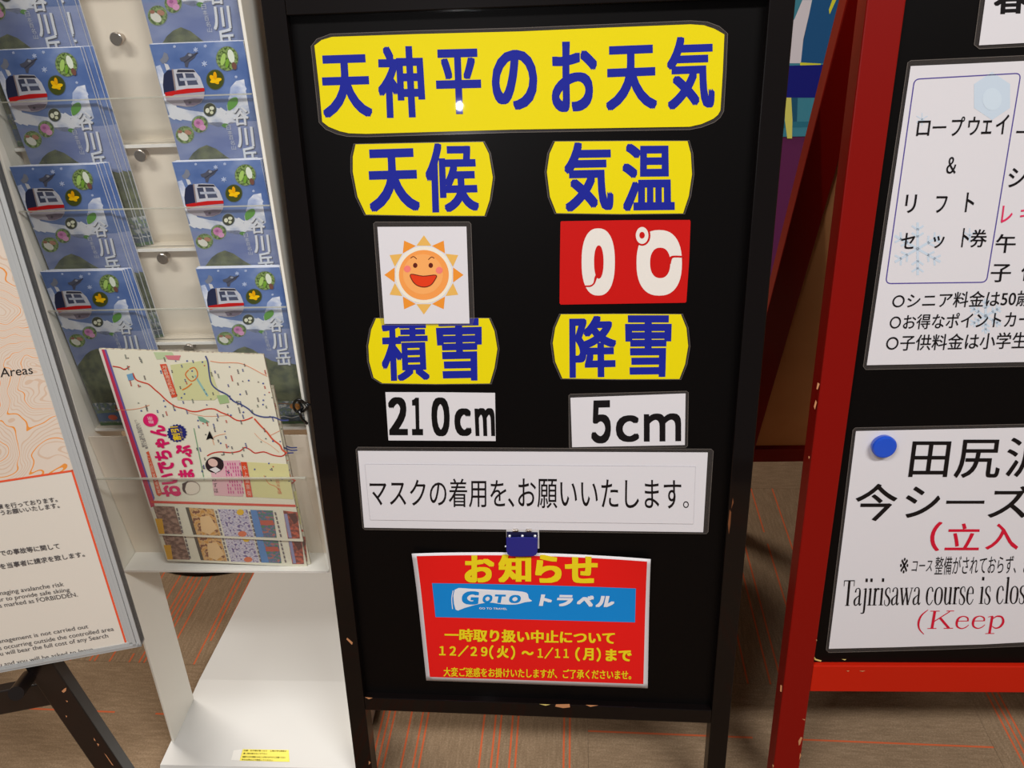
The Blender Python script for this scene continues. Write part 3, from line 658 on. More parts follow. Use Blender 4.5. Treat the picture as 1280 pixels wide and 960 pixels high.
for c, x0, x1, y0, y1 in (('リ', 1130, 1143.5, 243, 266), ('フ', 1168, 1182, 245, 265.8), ('ト', 1205.5, 1216, 240.5, 265), ('セ', 1125, 1142, 291, 311), ('ッ', 1165, 1179, 295, 310), ('ト', 1201, 1209.5, 285, 309), ('券', 1211.5, 1232, 286.5, 309)): T(c, x0, y0, x1, y1)
T('ー', 1270, 163.5, 1286, 166.2); T('シ', 1259, 210, 1280, 234); T('レ', 1250.5, 257, 1264, 278.5, ink((222, 50, 96), 1)); T('ギ', 1274, 255, 1294, 277, ink((222, 50, 96), 1)); T('午', 1243, 292.5, 1268, 316); T('子', 1237, 330, 1262, 352.5); T('供', 1275, 328, 1300, 351)
a.text('○シニア料金は50歳', ((1117, 367), (1291, 361.5), (1288, 382.5), (1114, 385.5)), BKG, 3, .006)
a.text('○お得なポイントカー', ((1113.5, 393.5), (1290, 388), (1287, 409), (1111, 412)), BKG, 3, .006)
a.text('○子供料金は小学生', ((1109, 419), (1285, 414.5), (1282, 435.5), (1106.5, 438.5)), BKG, 3, .006)
a.build('lettering', root)
# course notice, pinned
root, n = sign('course_notice', 'white laminated course notice with red and black lines, blue pin in its corner', DP, DB, [(1070, 539), (1280, 534.6), (1420, 531.5), (1390, 798), (1280, 802.8), (1230, 805.5), (1173, 807.2), (1120, 809), (1036, 811)], LPAPER,
               [(1066, 537.5), (1069, 534.6), (1280, 530), (1426, 527), (1396, 803), (1280, 807.5), (1173, 812), (1036, 815.5), (1032.5, 812)], cat='notice')
a = Art(DP, n); RI = ink((206, 22, 52), 1)
for c, x0, x1, y0, y1 in (('田', 1135, 1183.5, 551.5, 596), ('尻', 1191.5, 1248, 549.3, 597), ('沢', 1255, 1308, 547, 596)): T(c, x0, y0, x1, y1, bx=.008)
for c, x0, x1, y0, y1 in (('今', 1066, 1118, 604.5, 651), ('シ', 1129, 1172, 608, 647), ('ー', 1182.5, 1230, 625.5, 629.5), ('ズ', 1234, 1286, 606, 647)): T(c, x0, y0, x1, y1, bx=.01)
T('（', 1160.5, 652, 1173.5, 688.5, RI, .02); T('立', 1180.3, 654, 1223, 687.5, RI, .006); T('入', 1231, 654.3, 1272, 686.7, RI, .006); T('禁', 1284, 653, 1322, 686, RI, .006)
a.text('※', ((1126, 697), (1136, 697), (1134.5, 716.5), (1124, 716.5)), BKG, 3)
a.text('コース', ((1141, 701), (1166.5, 700.5), (1164.5, 714), (1139, 714.5)), BKG, 3)
a.text('整備がされておらず、ま', ((1170, 695.5), (1289, 693.5), (1286, 716.5), (1167.5, 718.5)), BKG, 3)
a.serif('Tajirisawa course is closed', 1052, 757.2, 49, BKG, 3, sx=.475, shear=.09, drop=-.014, wf=.85)
a.serif('(Keep', 1143, 786, 34, RI, 3, sx=1.36, shear=.17, drop=-.012, wf=.95)
a.build('lettering', root)
pp_ = DP.px(1102.8, 556, n)
pin = thing('pushpin', pp_, 'round blue magnet pin holding the top left corner of the course notice', 'pin')
PINB = mat('blue_plastic', (28, 82, 206), 0.3, coat=0.4)
ch(pin, 'pin_body', lambda b: b.lathe(pp_, DP.n, ((0, .0125), (.001, .0135), (.006, .0140), (.0068, .0136)), PINB, 40))
ch(pin, 'pin_cap', lambda b: b.lathe(pp_+DP.n*.0068, DP.n, ((0, .0134), (.0010, .0130), (.0014, .0118)), PINB, 40))

# ============================================================ BROCHURE RACK
RP = Plane(at_z(215.6, 930, 0.03), 1.5, 8)
rk = thing('brochure_rack', (-0.16, 0.14, 0), 'white steel leaflet rack with clear acrylic pockets, left of the black board', 'rack')
RU = RP.u; RH = Vector((-RU.y, RU.x, 0)); RWD = 0.291
VU = Plane(RP.o, 1.5, 0)       # upright plane with the rack's heading
def yat(z): return (z-0.03)*math.tan(R(8))      # how far back the rack's sloping front is at height z
def rb_box(b, x0, x1, y0, y1, z0, z1, m): b.box(VU, x0, x1, z0-.03, z1-.03, -y1, -y0, m)
def side(b, x):
    t = .0035
    P = []
    for dx in (0, t):
        for v_, d in ((-.02, 0), (1.18, 0), (1.18, .075), (-.02, .075)):
            P.append(RP.P(x+dx, v_, -d))
    b.add(P, [(0, 1, 2, 3), (7, 6, 5, 4), (0, 4, 5, 1), (1, 5, 6, 2), (2, 6, 7, 3), (3, 7, 4, 0)], WHITEM)
ch(rk, 'side_plate', lambda b: side(b, 0), .0008); ch(rk, 'side_plate', lambda b: side(b, RWD-.0035), .0008)
# base plate: a flat tread at the front, a shallow ramp behind
def base(b):
    xa, xb = -.002, RWD+.004
    prof = [(-.046, .003), (-.046, .022), (-.036, .034), (.112, .034), (.40, .010), (.40, .003)]
    P = [VU.P(x, z-.03, -y) for x in (xa, xb) for y, z in prof]; k = len(prof)
    b.add(P, [tuple(range(k)), tuple(range(2*k-1, k-1, -1))]+[(i, k+i, k+(i+1) % k, (i+1) % k) for i in range(k)], mat('white_base_plate', (208, 207, 203), .4, coat=.1))
ch(rk, 'base_plate', base)
for x, y in ((.02, -.01), (.27, -.01), (.02, .38), (.27, .38)): ch(rk, 'foot', lambda b: b.lathe(VU.P(x, -.03, -y), (0, 0, 1), ((0, .012), (.004, .012)), RUBBER, 16))
# printed warning label on the base
bt = Plane(VU.P(0, .004, 0), u=RU, v=RH)
a = Art(bt, .0003)
a.rect([(303.5, 936.5), (361, 937.5), (362, 952.4), (299.5, 950.8)], mat('yellow_label', (240, 226, 74), .4), 1)
a.rect([(292, 938), (303, 936.5), (299.5, 950.8), (289, 950)], ink((228, 226, 220)), 1)
DKT = ink((70, 66, 30))
a.text('注意：お子様が乗ったり', ((305, 937.3), (334, 937.8), (333.5, 939.6), (304.5, 939.1)), DKT, 2, .02); a.text('しないでください', ((338, 937.8), (358, 938), (358, 940), (338, 939.6)), DKT, 2, .06)
a.text('重い物を載せないで下さい', ((304.5, 941), (334, 941.5), (334, 943.2), (304, 942.8)), DKT, 2, .02)
a.text('転倒やけがの原因になることがありますのでご注意ください', ((303.5, 945), (357, 946), (357, 948), (303, 947.2)), DKT, 2, .02)
a.text('平らな床の上で使用してください', ((302.5, 948.6), (341, 949.6), (341, 951.6), (302, 950.6)), DKT, 2, .02)
a.build('warning_label', rk)
ROWS = [dict(zt=1.106), dict(zt=0.993), dict(zt=0.880), dict(zt=0.765)]
for r_ in ROWS: r_['y'] = yat(r_['zt']); r_['zb'] = r_['zt']-.212
PK = 0.0165                      # pocket depth behind the front brochure
xi0, xi1 = .0045, RWD-.0045
zprev = 1.19
LIPS = [None, (215, 121.5), (238, 260), (262, 386)]
for i, r_ in enumerate(ROWS):
    lp_ = LIPS[i] or LIPS[1]; q_ = Plane(VU.P(0, 0, -(ROWS[max(i, 1)]['y']-.006)), 1.5, 0).px(*lp_); LH = q_.z-ROWS[max(i, 1)]['zb']; print('LIP', LH)
    y, zb = r_['y'], r_['zb']
    ch(rk, 'back_panel', lambda b: rb_box(b, xi0, xi1, y+PK, y+PK+.0015, zb-.001, zprev-.001, SHELF))
    ch(rk, 'ledge', lambda b: rb_box(b, xi0, xi1, y-.0065, y+PK+.0015, zb-.0035, zb-.0010, SHELF))
    ch(rk, 'ledge_edge', lambda b: rb_box(b, xi0, xi1, y-.0078, y-.0066, zb-.0038, zb-.0004, mat('white_ledge', (244, 242, 236), .35)))
    ch(rk, 'pocket_front', lambda b: rb_box(b, xi0, xi1, y-.0065, y-.0050, zb-.0008, zb+LH, ACRYL), label='clear acrylic pocket front')
    ch(rk, 'pocket_lip', lambda b: rb_box(b, xi0, xi1, y-.0068, y-.0048, zb+LH, zb+LH+.0012, ACREDGE))
    zprev = zb
# knobs on the centre of each back panel
for (x, y), i in zip(((145, 49), (175, 195), (203, 324), (236, 437)), (0, 1, 2, 3)):
    yp = ROWS[i]['y']+PK; Pn = Plane(VU.P(0, 0, -yp), 1.5, 0); k = Pn.px(x, y, .012)
    def kn(b):
        o_ = k-Pn.n*.012; b.lathe(o_, Pn.n, ((0, .0042), (.008, .0042), (.0088, .0066), (.0118, .0066), (.0124, .0058)), CHROME, 24)
    ch(rk, 'knob', kn)
# wide lower pocket for maps
yb, zb = yat(.36)+.002, .355
MAPY = yat(.60)-.019
ch(rk, 'back_panel', lambda b: rb_box(b, xi0, xi1, MAPY+.018, MAPY+.0195, zb-.001, zprev-.001, SHELF))
ch(rk, 'ledge', lambda b: rb_box(b, xi0, xi1, yb-.004, MAPY+.0195, zb-.004, zb-.001, MATS['white_ledge']))
MF = Plane(VU.P(0, zb-.03, -(yb-.004)), 1.5, -1.0); MH = MF.uv(250, 598)[1]
ch(rk, 'pocket_front', lambda b: b.box(MF, -.006, RWD-.004, 0, MH, 0, .002, ACRYL), label='wide clear acrylic pocket front for the maps')
ch(rk, 'pocket_lip', lambda b: b.box(MF, -.006, RWD-.004, MH, MH+.0018, -.0002, .0022, ACREDGE))
ch(rk, 'pocket_side', lambda b: b.box(MF, -.0062, -.0045, 0, MH, -.03, 0, ACRYL))

# ---- the brochure: cover print traced in cover coordinates (0..1 across, 0..1 down)
BW, BH = 0.0958, 0.212
def brow(i, px, py):            # plane of a front brochure; origin = its lower left corner
    yy = ROWS[i]['y']; pl = Plane(VU.P(0, 0, -yy), 1.5, 0); uu, vv = pl.uv(px, py)
    return pl, uu, vv
# cover mapping for tracing: row 1 right (upper half) and row 3 right (lower half)
plA, uA, vA = brow(1, 189.5, 54.5)
plB, uB, vB = brow(3, 244.5, 331)
plC, uC, vC = brow(3, 47.5, 333)
COVER = Plane((0, 0, 0), u=RU, v=(0, 0, 1))
def mA(x, y): a_, b_ = plA.uv(x, y); return (a_-uA), (b_-vA)+BH
def mB(x, y): a_, b_ = plB.uv(x, y); return (a_-uB), (b_-vB)+BH
def mC(x, y): a_, b_ = plC.uv(x, y); return (a_-uC), (b_-vC)+BH
SKY = mat('cover_print_sky', (160, 176, 208), .4, spec=.2, vary=((18, 10, 26), .38, .74, (84, 110, 164), (108, 132, 182)))
SKY2 = mat('cover_print_low_sky', (152, 164, 200), .4, spec=.2, vary=((14, 10, 40), .36, .70, (106, 122, 174)))
CLD = mat('cover_print_clouds', (228, 232, 240), .4, spec=.2, vary=((44, 10, 60), .28, .56, (122, 144, 196), (184, 196, 222)))
HILL = mat('cover_print_hills', (112, 118, 88), .4, spec=.2, vary=((90, 30, 90), .35, .6, (76, 84, 70)))
VIL = mat('cover_print_village', (120, 140, 110), .4, spec=.2, vary=((160, 30, 130), .4, .55, (196, 200, 200), (90, 110, 140)))
FLG = mat('cover_print_leaves', (142, 168, 104), .4, spec=.2, vary=((400, 30, 400), .4, .6, (70, 92, 48)))
def I(*c): return mat('cover_ink_%d_%d_%d' % c, c, .4, spec=.2)
def cover_art():
    a = Art(COVER, .0002, f=lambda x, y: (x, y)); g = a.rect
    g([(0, 0), (BW, 0), (BW, BH), (0, BH)], SKY, 0)
    hills = [(0, .088), (.008, .096), (.016, .104), (.024, .109), (.033, .112), (.042, .108), (.052, .099), (.062, .092), (.072, .089), (.084, .088), (BW, .085), (BW, .034), (0, .034)]
    g([(0, .08), (BW, .08), (BW, .135), (0, .135)], SKY2, 1)
    a.poly(hills, HILL, 2)
    g([(0, 0), (BW, 0), (BW, .034), (0, .034)], VIL, 2)
    g([(0, 0), (BW, 0), (BW, .004), (0, .004)], I(64, 104, 60), 3)
    a.poly([(0, .006), (.045, .006), (.045, .016), (.03, .02), (0, .018)], I(80, 108, 150), 3)
    a.ell(.038, .026, .010, .008, I(150, 62, 40), 3); a.ell(.020, .012, .006, .004, I(216, 92, 60), 4)
    a.ell(.078, .026, .007, .005, I(222, 140, 40), 3); a.stroke([(.05, .032), (.07, .03), (.085, .024)], .0015, I(150, 110, 80), 3)
    a.poly([(.05, .004), (BW, .004), (BW, .014), (.06, .013)], I(60, 84, 108), 3)
    a.stroke([(.052, .010), (.06, .012), (.07, .009), (.08, .012), (.095, .010)], .0014, I(210, 214, 220), 4)
    # traced on the front brochure in the second row, right column
    f0 = a.f; a.f = mA
    a.poly([(197.5, 82), (203, 80), (208, 92), (213, 112), (224, 133), (240, 137), (256, 139), (270, 143), (284, 147), (288, 134), (291, 108), (298, 100), (308, 98), (311, 118), (315, 140), (298, 152), (276, 158), (258, 152), (240, 150), (216, 146), (209, 126), (203, 104)], CLD, 1)
    for cx_, cy_, rx_, ry_ in ((226, 143, 12, 6), (250, 144, 14, 5), (273, 140, 13, 7), (296, 128, 9, 12), (303, 110, 7, 9), (204, 100, 6, 16), (287, 147, 16, 6)):
        a.poly([(cx_+(rx_*(1+.18*math.sin(5*q_/24*6.283+cx_)))*math.cos(q_/24*6.283), cy_+(ry_*(1+.22*math.sin(7*q_/24*6.283+cy_)))*math.sin(q_/24*6.283)) for q_ in range(24)], CLD, 1.4+.08*(cx_ % 5)) if cx_ > 205 else None
    # cable hangers
    a.poly([(202.5, 74), (206, 70.5), (208, 64), (212, 66), (214, 72), (211, 77), (206, 78.5)], I(128, 134, 148), 2)
    a.poly([(208, 78), (213, 79.5), (215.5, 85), (211, 87)], I(208, 210, 214), 2)
    a.poly([(227.5, 71.5), (234, 69), (238, 64.5), (244, 66), (250, 64), (246, 71), (239, 76.5), (237.5, 83), (234.5, 82.5), (233.5, 76), (229, 75)], I(84, 88, 104), 3)
    a.stroke([(233, 77), (250.5, 64.5)], .9, I(60, 62, 74), 3); a.ell(240.5, 67.5, 2.2, 1.6, I(150, 156, 170), 4)
    # cabin
    a.poly([(207.5, 92), (212, 87), (219, 86), (221, 112), (214, 120), (208, 116), (206.6, 105)], I(44, 50, 78), 3)
    a.poly([(219, 85.6), (230, 84.6), (245, 85.4), (253, 95), (258, 108.5), (258.5, 113), (236, 113.5), (223, 112)], I(198, 200, 208), 3)
    a.poly([(223, 91), (231, 90.2), (235, 105.5), (226.5, 106.5)], I(70, 76, 98), 4); a.poly([(234, 90.2), (244.5, 90.6), (251, 104.5), (238, 105.3)], I(84, 90, 112), 4)
    a.poly([(225, 85.8), (245, 86), (247.5, 89), (224, 89.2)], I(62, 62, 74), 4); a.poly([(227, 96.5), (249, 96), (250, 99), (228, 100)], I(176, 184, 200), 5)
    a.stroke([(218.6, 85), (222.6, 113)], 1.8, I(150, 136, 136), 5)
    a.poly([(209, 114.5), (222, 112), (237, 109.5), (258.3, 108.6), (258.8, 113), (236, 115.5), (222, 117), (212.5, 121), (210, 119.5)], I(198, 34, 34), 5)
    a.poly([(209.5, 120), (222, 117), (236, 115.6), (258.8, 113.4), (258, 121), (254, 127.5), (245, 131.5), (236, 132.4), (220, 130), (211.5, 125.5)], I(172, 166, 178), 4)
    a.poly([(232, 124), (246, 121.5), (257, 122), (253, 127.5), (245, 130.8), (236, 131)], I(112, 98, 118), 5); a.ell(240.5, 127, 1.9, 1.6, I(60, 50, 66), 6)
    # round flower pictures
    def disc(x, y, rx, ry, m, marks, rim=I(134, 150, 170)):
        a.ell(x, y, rx+.8, ry+.8, rim, 3, n=24); a.ell(x, y, rx, ry, m, 4, n=24)
        for mk in marks: a.ell(x+mk[0], y+mk[1], mk[2], mk[3], mk[4], 5+marks.index(mk), rot=mk[5] if len(mk) > 5 else 0, n=12)
    disc(287, 72, 13.6, 15, FLG, ((5, -3, 4.0, 9, I(222, 232, 214), -.25), (-5, 1, 3.0, 8, I(170, 206, 110), .2), (0, 6, 2.2, 6, I(120, 168, 60), .1), (9, 9, 3, 5, I(120, 84, 74), -.3)), I(120, 132, 140))
    disc(272, 98.3, 10.6, 12, I(74, 82, 36), ((-1, 0, 7.8, 3.2, I(244, 186, 14), .75), (1, 1, 7.6, 2.8, I(250, 200, 20), -.25), (0, -5, 2.3, 5, I(236, 170, 14), -.1)), I(90, 100, 90))
    disc(265.3, 136, 7.8, 8.3, I(52, 58, 34), ((-3, 1, 2.6, 3.2, I(236, 238, 214)), (2.5, -2, 3, 2.4, I(232, 236, 210)), (2.4, 3.4, 2.2, 2.2, I(222, 226, 190))))
    disc(252.6, 154.2, 10, 10.4, FLG, ((-1, -1, 6.6, 5.8, I(206, 130, 184), .5), (3.6, 4, 4.2, 3.6, I(222, 158, 200)), (-2, -2, 2.4, 2, I(170, 92, 150))))
    disc(234, 167.3, 11.4, 10.8, FLG, ((-2, 2, 7.4, 4.6, I(226, 226, 214), .6), (4, -3, 4.6, 3, I(178, 128, 104), .3), (-6, -4, 3, 2, I(160, 106, 84))))
    for x, y, r2 in ((221, 57, 1.7), (247.5, 61, 3.0), (259.5, 56.3, 2.0), (258.5, 78.5, 3.6), (298, 95, 1.7)):
        for k in range(3):
            t = R(60*k+20); a.stroke([(x-r2*math.cos(t), y-r2*math.sin(t)), (x+r2*math.cos(t), y+r2*math.sin(t))], .9, I(206, 216, 236), 2)
        a.ell(x, y, r2*.6, r2*.6, I(176, 192, 224), 3, n=10)
    # leaves and title
    a.poly(smooth([(288.5, 137), (287.5, 127), (293, 121.5), (299, 120.5), (300.5, 126), (297, 132)], 3, True), I(92, 158, 58), 4)
    a.poly(smooth([(280, 156), (283, 153), (288, 154.5), (285, 158.5)], 3, True), I(86, 140, 66), 4)
    WT = I(224, 228, 236); SH = I(88, 92, 104)
    for m_, o_, l_ in ((SH, .9, 5), (WT, 0, 6)):
        for c, q in (('谷', ((293+o_, 133+o_), (312+o_, 131.5+o_), (315+o_, 155+o_), (295+o_, 156+o_))), ('川', ((297.5+o_, 158+o_), (318.5+o_, 157+o_), (321.5+o_, 182+o_), (300.5+o_, 183.5+o_)))):
            a.text(c, q, m_, l_, .03, .012)
    a.text('日本百名山', ((287.5, 157), (287.5+.01, 157), (0, 0), (0, 0)), WT, 6) if False else None
    for k, c in enumerate('日本百名山'): a.text(c, ((285.5+k*1.6, 155.5+k*6.3), (291+k*1.6, 155.2+k*6.3), (292+k*1.6, 160.8+k*6.3), (286.5+k*1.6, 161+k*6.3)), I(200, 206, 220), 6)
    a.f = mB
    for m_, o_, l_ in ((SH, .8, 5), (WT, 0, 6)): a.text('岳', ((343.5+o_, 431+o_), (361.5+o_, 430+o_), (365+o_, 451.5+o_), (346.5+o_, 452.5+o_)), m_, l_, .03, .012)
    a.f = f0
    return a.b
def brochure_proto():
    r0 = thing('brochure', (0, 0, 0), '', 'brochure'); TH = .0015
    ch(r0, 'pages', lambda b: b.box(COVER, 0, BW, 0, BH, -TH, 0, PAGE))
    ch(r0, 'spine', lambda b: b.box(COVER, -.0003, .0004, 0, BH, -TH, .0002, I(150, 170, 205)))
    b = cover_art(); b.build('cover_print', r0)
    return r0
proto = brochure_proto(); USED = [False]
def copy_tree(o, loc, label, group, cat=None):
    c = o.copy(); COL.objects.link(c); c.location = loc
    for k in list(o.children):
        d = k.copy(); COL.objects.link(d); d.parent = c
    c['label'] = label; c['group'] = group
    return c
def place_brochure(loc, label, group, rz=0.0):
    if not USED[0]: c = proto; USED[0] = True; c.location = loc; c['label'] = label; c['group'] = group
    else: c = copy_tree(proto, loc, label, group)
    c.rotation_euler = (0, 0, rz); return c
LPX = [(-16, 58.5), (10.5, 205), (47.5, 333)]
RPX = [(189.5, 54.5), (214, 199), (244.5, 331)]
rowname = ['top row, cut by the picture edge', 'second row from the top', 'third row from the top', 'lowest brochure row']
def pocket(col, i, px, extra, shift):
    yy = ROWS[i]['y']
    if px: pl, uu, vv = brow(i, *px)
    else: uu = .187 if col else -.008 if i else .0
    uu = min(max(uu, .0048), RWD-BW-.0045)
    for k in range(extra, -1, -1):
        z = ROWS[i]['zb']-.03+.0002
        uk = min(max(uu+shift[k], .0048), RWD-BW-.0045)
        p = VU.P(uk, z-(0 if k == 0 else 0), -(yy+.0019*k+.0002))
        if k == 0: lab = 'front gondola brochure, %s column, %s' % ('right' if col else 'left', rowname[i])
        else: lab = '%s behind the front one, %s column, %s row' % (('', 'spare brochure directly', 'middle of three spare brochures', 'rearmost of three spare brochures')[k], 'right' if col else 'left', ('top', 'second', 'third', 'lowest')[i])
        place_brochure(p, lab, 'gondola brochures in the rack pockets' if k == 0 else 'spare brochures, %s column, row %s' % ('right' if col else 'left', ('one', 'two', 'three', 'four')[i]))
pocket(0, 0, None, 3, (0, .003, .016, .019)); pocket(1, 0, None, 3, (0, .001, .001, .001))
for i in (1, 2, 3):
    pocket(0, i, LPX[i-1], 3, ((0, .002, .0075, .0105), (0, .002, .0065, .011), (0, .0015, .004, .008))[i-1]); pocket(1, i, RPX[i-1], 3, (0, .0008, .0012, .0016))

# ---- folded maps in the wide pocket
MP = Plane(VU.P(0, 0, -MAPY), 1.5, -2.0)
def M(x, y): return MP.uv(x, y)
mq = [(123.5, 436), (329.4, 443.2), (379, 677), (198.5, 669)]
mc = [M(*p) for p in mq]; pass
M0 = MP.P((mc[3][0]+mc[2][0])/2, min(mc[3][1], mc[2][1]))
mp = thing('folded_map', M0, 'folded area map with pink title and red roads, front of the wide pocket', 'map', 'folded maps in the wide pocket')
MPAP = mat('map_paper', (238, 235, 214), .55)
def mapsheet(b):
    ma = [p for p in mc]; b.prism(MP, [ma[0], ma[1], ma[2], ma[3]], -.0022, 0, MPAP, mat('map_fold_edges', (206, 198, 170), .7, vary=((300, 20, 90), .4, .6, (150, 134, 120))))
ch(mp, 'folded_sheet', mapsheet)
a = Art(MP, .0001, f=M)
def J(*c): return ink(c)
a.poly([(123.6, 437), (128, 436.4), (193, 631), (194, 637), (188.5, 638.5)], J(236, 228, 218), 1)
a.poly([(127, 436.6), (130.5, 436.7), (192.5, 626), (193.5, 633), (188.8, 634)], J(206, 62, 92), 2); a.poly([(130.5, 436.7), (133, 436.8), (193.5, 622), (192.5, 626)], J(116, 104, 172), 2)
a.poly([(188.3, 625.5), (369, 630.6), (370, 633.4), (189.5, 628.5)], J(222, 84, 66), 3)
def road(pts, w_, c, l=3): a.stroke(pts, w_, J(*c), l, sm=3)
road([(141, 457.5), (150, 459), (156, 461.5), (162, 457.5)], 1.4, (206, 66, 50)); road([(166, 466), (170, 474), (178, 477.5), (186, 480), (194, 487), (200, 492), (206, 498), (212, 503), (220, 508), (230, 510.5), (238, 513.5), (247, 514), (258, 511), (268, 511), (276, 515), (286, 519), (296, 525), (306, 525), (316, 521)], 1.5, (214, 74, 50))
road([(257, 444.5), (260, 452), (262, 468), (265, 480), (273, 487.5), (284, 493), (292, 501), (302, 505.5), (311, 511), (318, 517.5), (330, 521), (342, 521), (352, 525), (361, 524.8)], 1.7, (74, 84, 138), 4)
road([(263, 451), (276, 453), (292, 453), (303, 454.5), (315, 460), (326, 466), (334, 470)], .8, (232, 150, 112))
road([(318, 523), (326, 532), (334, 540), (341, 549), (350, 556), (353, 562), (359, 566)], 1.9, (222, 96, 66)); road([(259, 569.5), (266, 566), (276, 564.5), (288, 565.5), (300, 563.5), (306, 559), (313, 562), (319, 566), (330, 564.5), (341, 568.5), (352, 570), (358, 566)], 1.4, (204, 60, 46))
road([(145, 512), (160, 512), (175, 510), (187, 506)], .6, (232, 150, 110)); road([(235, 515), (256, 520), (284, 519)], .5, (232, 150, 110)); road([(268, 556), (266, 548), (272, 544), (282, 542)], .7, (234, 170, 130)); road([(318, 541), (326, 549), (338, 556), (349, 565)], .5, (234, 170, 130)); road([(338, 544), (350, 538)], .6, (232, 140, 100))
a.poly([(213, 456), (259, 450), (275, 494), (268, 500), (222, 500)], J(216, 218, 164), 2); road([(236, 462), (232, 468), (239, 476), (246, 472), (247, 465), (243, 459), (237, 461)], 1.3, (226, 120, 50), 4); road([(228, 487), (234, 484), (240, 479)], 1.6, (226, 130, 50), 4); road([(244, 469), (253, 484), (260, 495)], 2.4, (150, 196, 190), 3)
a.poly([(200, 455), (208, 454.5), (222, 495), (215, 497)], J(222, 86, 58), 4)
for k in range(9): a.text('月夜野周辺拡大図みち'[k], ((202.5+k*1.35, 457+k*4.1), (207.5+k*1.35, 456.6+k*4.1), (208.5+k*1.35, 460.2+k*4.1), (203.5+k*1.35, 460.6+k*4.1)), J(244, 226, 196), 5)
a.poly([(158.5, 468), (166, 466), (168, 474), (161, 476)], J(120, 170, 206), 3); a.poly([(247, 520), (253, 521), (262, 527), (258, 529), (250, 526)], J(126, 176, 150), 3); a.poly([(192, 440), (215, 440), (220, 448), (196, 449)], J(196, 214, 170), 2); a.poly([(206, 444), (226, 444), (224, 450), (210, 449)], J(222, 130, 140), 3)
a.poly([(271, 494), (284, 493), (287, 503), (275, 505)], J(168, 196, 140), 3)
rnd = random.Random(3)
for k in range(210):      # place names and symbols
    s_, t_ = rnd.random(), rnd.random()*.66
    x = (1-t_)*(mq[0][0]+s_*206)+t_*(mq[3][0]+s_*180); y = 441+t_*230*1.0+s_*8
    if x < 150+t_*70+ (60 if 520 < y < 625 and x < 250 else 0): continue
    l_ = rnd.uniform(2, 7); cc = rnd.choice(((96, 96, 104), (110, 104, 100), (86, 96, 150), (196, 84, 70), (120, 130, 120)))
    if rnd.random() < .15: a.ell(x, y, 1.1, 1.1, J(74, 92, 158), 4, n=8)
    else:
        for q_ in range(int(l_/1.7)): a.rect([(x+q_*.55, y+q_*1.9), (x+1.5+q_*.55, y+q_*1.9-.1), (x+1.9+q_*.55, y+1.3+q_*1.9), (x+.4+q_*.55, y+1.4+q_*1.9)], J(*cc), 4)
# sideways title
MG = J(222, 30, 104)
a.text('おいでちゃん', ((203.5, 621), (186, 531.5), (206.5, 530.5), (228.5, 619)), MG, 5, .05, .035)
a.text('まっぷ', ((223.5, 598.5), (218.5, 556), (239.5, 555.5), (243.5, 597)), MG, 5, .05, .035)
a.ell(188.5, 524.5, 9.4, 8.4, J(228, 40, 112), 5); a.text('最新', ((186.5, 529), (184, 520), (190.5, 520), (193, 529)), J(246, 220, 226), 6)
st = [(221.5+(12.8 if k % 2 else 11)*math.cos(R(k*10)), 541+(11.6 if k % 2 else 10)*math.sin(R(k*10))) for k in range(36)]
a.poly(st, J(42, 46, 122), 5); a.text('割引', ((217, 550), (212.5, 533), (222.5, 532), (227.5, 549.5)), J(240, 206, 40), 6, .03); a.text('クーポン', ((227, 548), (224, 535), (227, 534.5), (230.5, 547.5)), J(240, 206, 40), 6)
a.poly([(183, 565), (186, 563.5), (203, 617), (199.5, 620), (196, 618)], J(224, 96, 64), 4); a.text('群馬県利根沼田エリア', ((198, 616.5), (183, 567), (186, 566), (201.5, 615.5)), J(246, 226, 204), 5)
for k in range(2): a.text('観光と温泉と道の駅めぐり', ((178+k*4, 559+k*2), (168+k*4, 525+k*4), (171+k*4, 524+k*4), (181.5+k*4, 558+k*2)), J(110, 106, 116), 4)
a.ell(239, 609.5, 11.2, 8.6, J(150, 120, 110), 4); a.ell(239.6, 609.8, 10.3, 7.9, J(232, 222, 204), 5); a.poly([(228, 604), (236, 600.5), (233, 605), (231.5, 611), (234, 617), (229, 613)], J(74, 54, 48), 6)
# portrait box and lower adverts
a.poly([(262, 576), (300, 575), (304, 620.5), (268, 619)], J(232, 186, 194), 3); a.ell(268.5, 580.5, 11.5, 10, J(52, 38, 42), 5); a.ell(266.5, 577.8, 6.2, 4.8, J(232, 196, 184), 6, rot=.4); a.poly([(262, 586), (270, 583), (276, 587), (270, 590.5)], J(236, 232, 230), 6)
for k in range(7):
    for j in range(9): a.rect([(281+k*3+j*.5, 578+j*4.4), (282.4+k*3+j*.5, 578+j*4.4), (283+k*3+j*.5, 581.4+j*4.4), (281.6+k*3+j*.5, 581.4+j*4.4)], J(210, 92, 150), 4) if (k*7+j*3) % 5 else None
for k, c in enumerate('みずほ'): a.text(c, ((265+k*1.2, 596+k*7), (270+k*1.2, 596+k*7), (271+k*1.2, 601.5+k*7), (266+k*1.2, 601.5+k*7)), J(70, 50, 52), 5)
a.poly([(301, 577), (308.5, 577.2), (316, 621), (308, 621)], J(224, 82, 50), 4)
for k, c in enumerate('水上温泉街'): a.text(c, ((303+k*1.4, 581+k*8), (308+k*1.4, 581+k*8), (309+k*1.4, 587+k*8), (304+k*1.4, 587+k*8)), J(246, 214, 196), 5)
a.poly([(309, 577.3), (360, 580), (367, 624), (316.5, 621)], J(224, 220, 160), 2); road([(330, 594), (336, 604), (345, 608), (352, 616)], .8, (226, 140, 90)); 
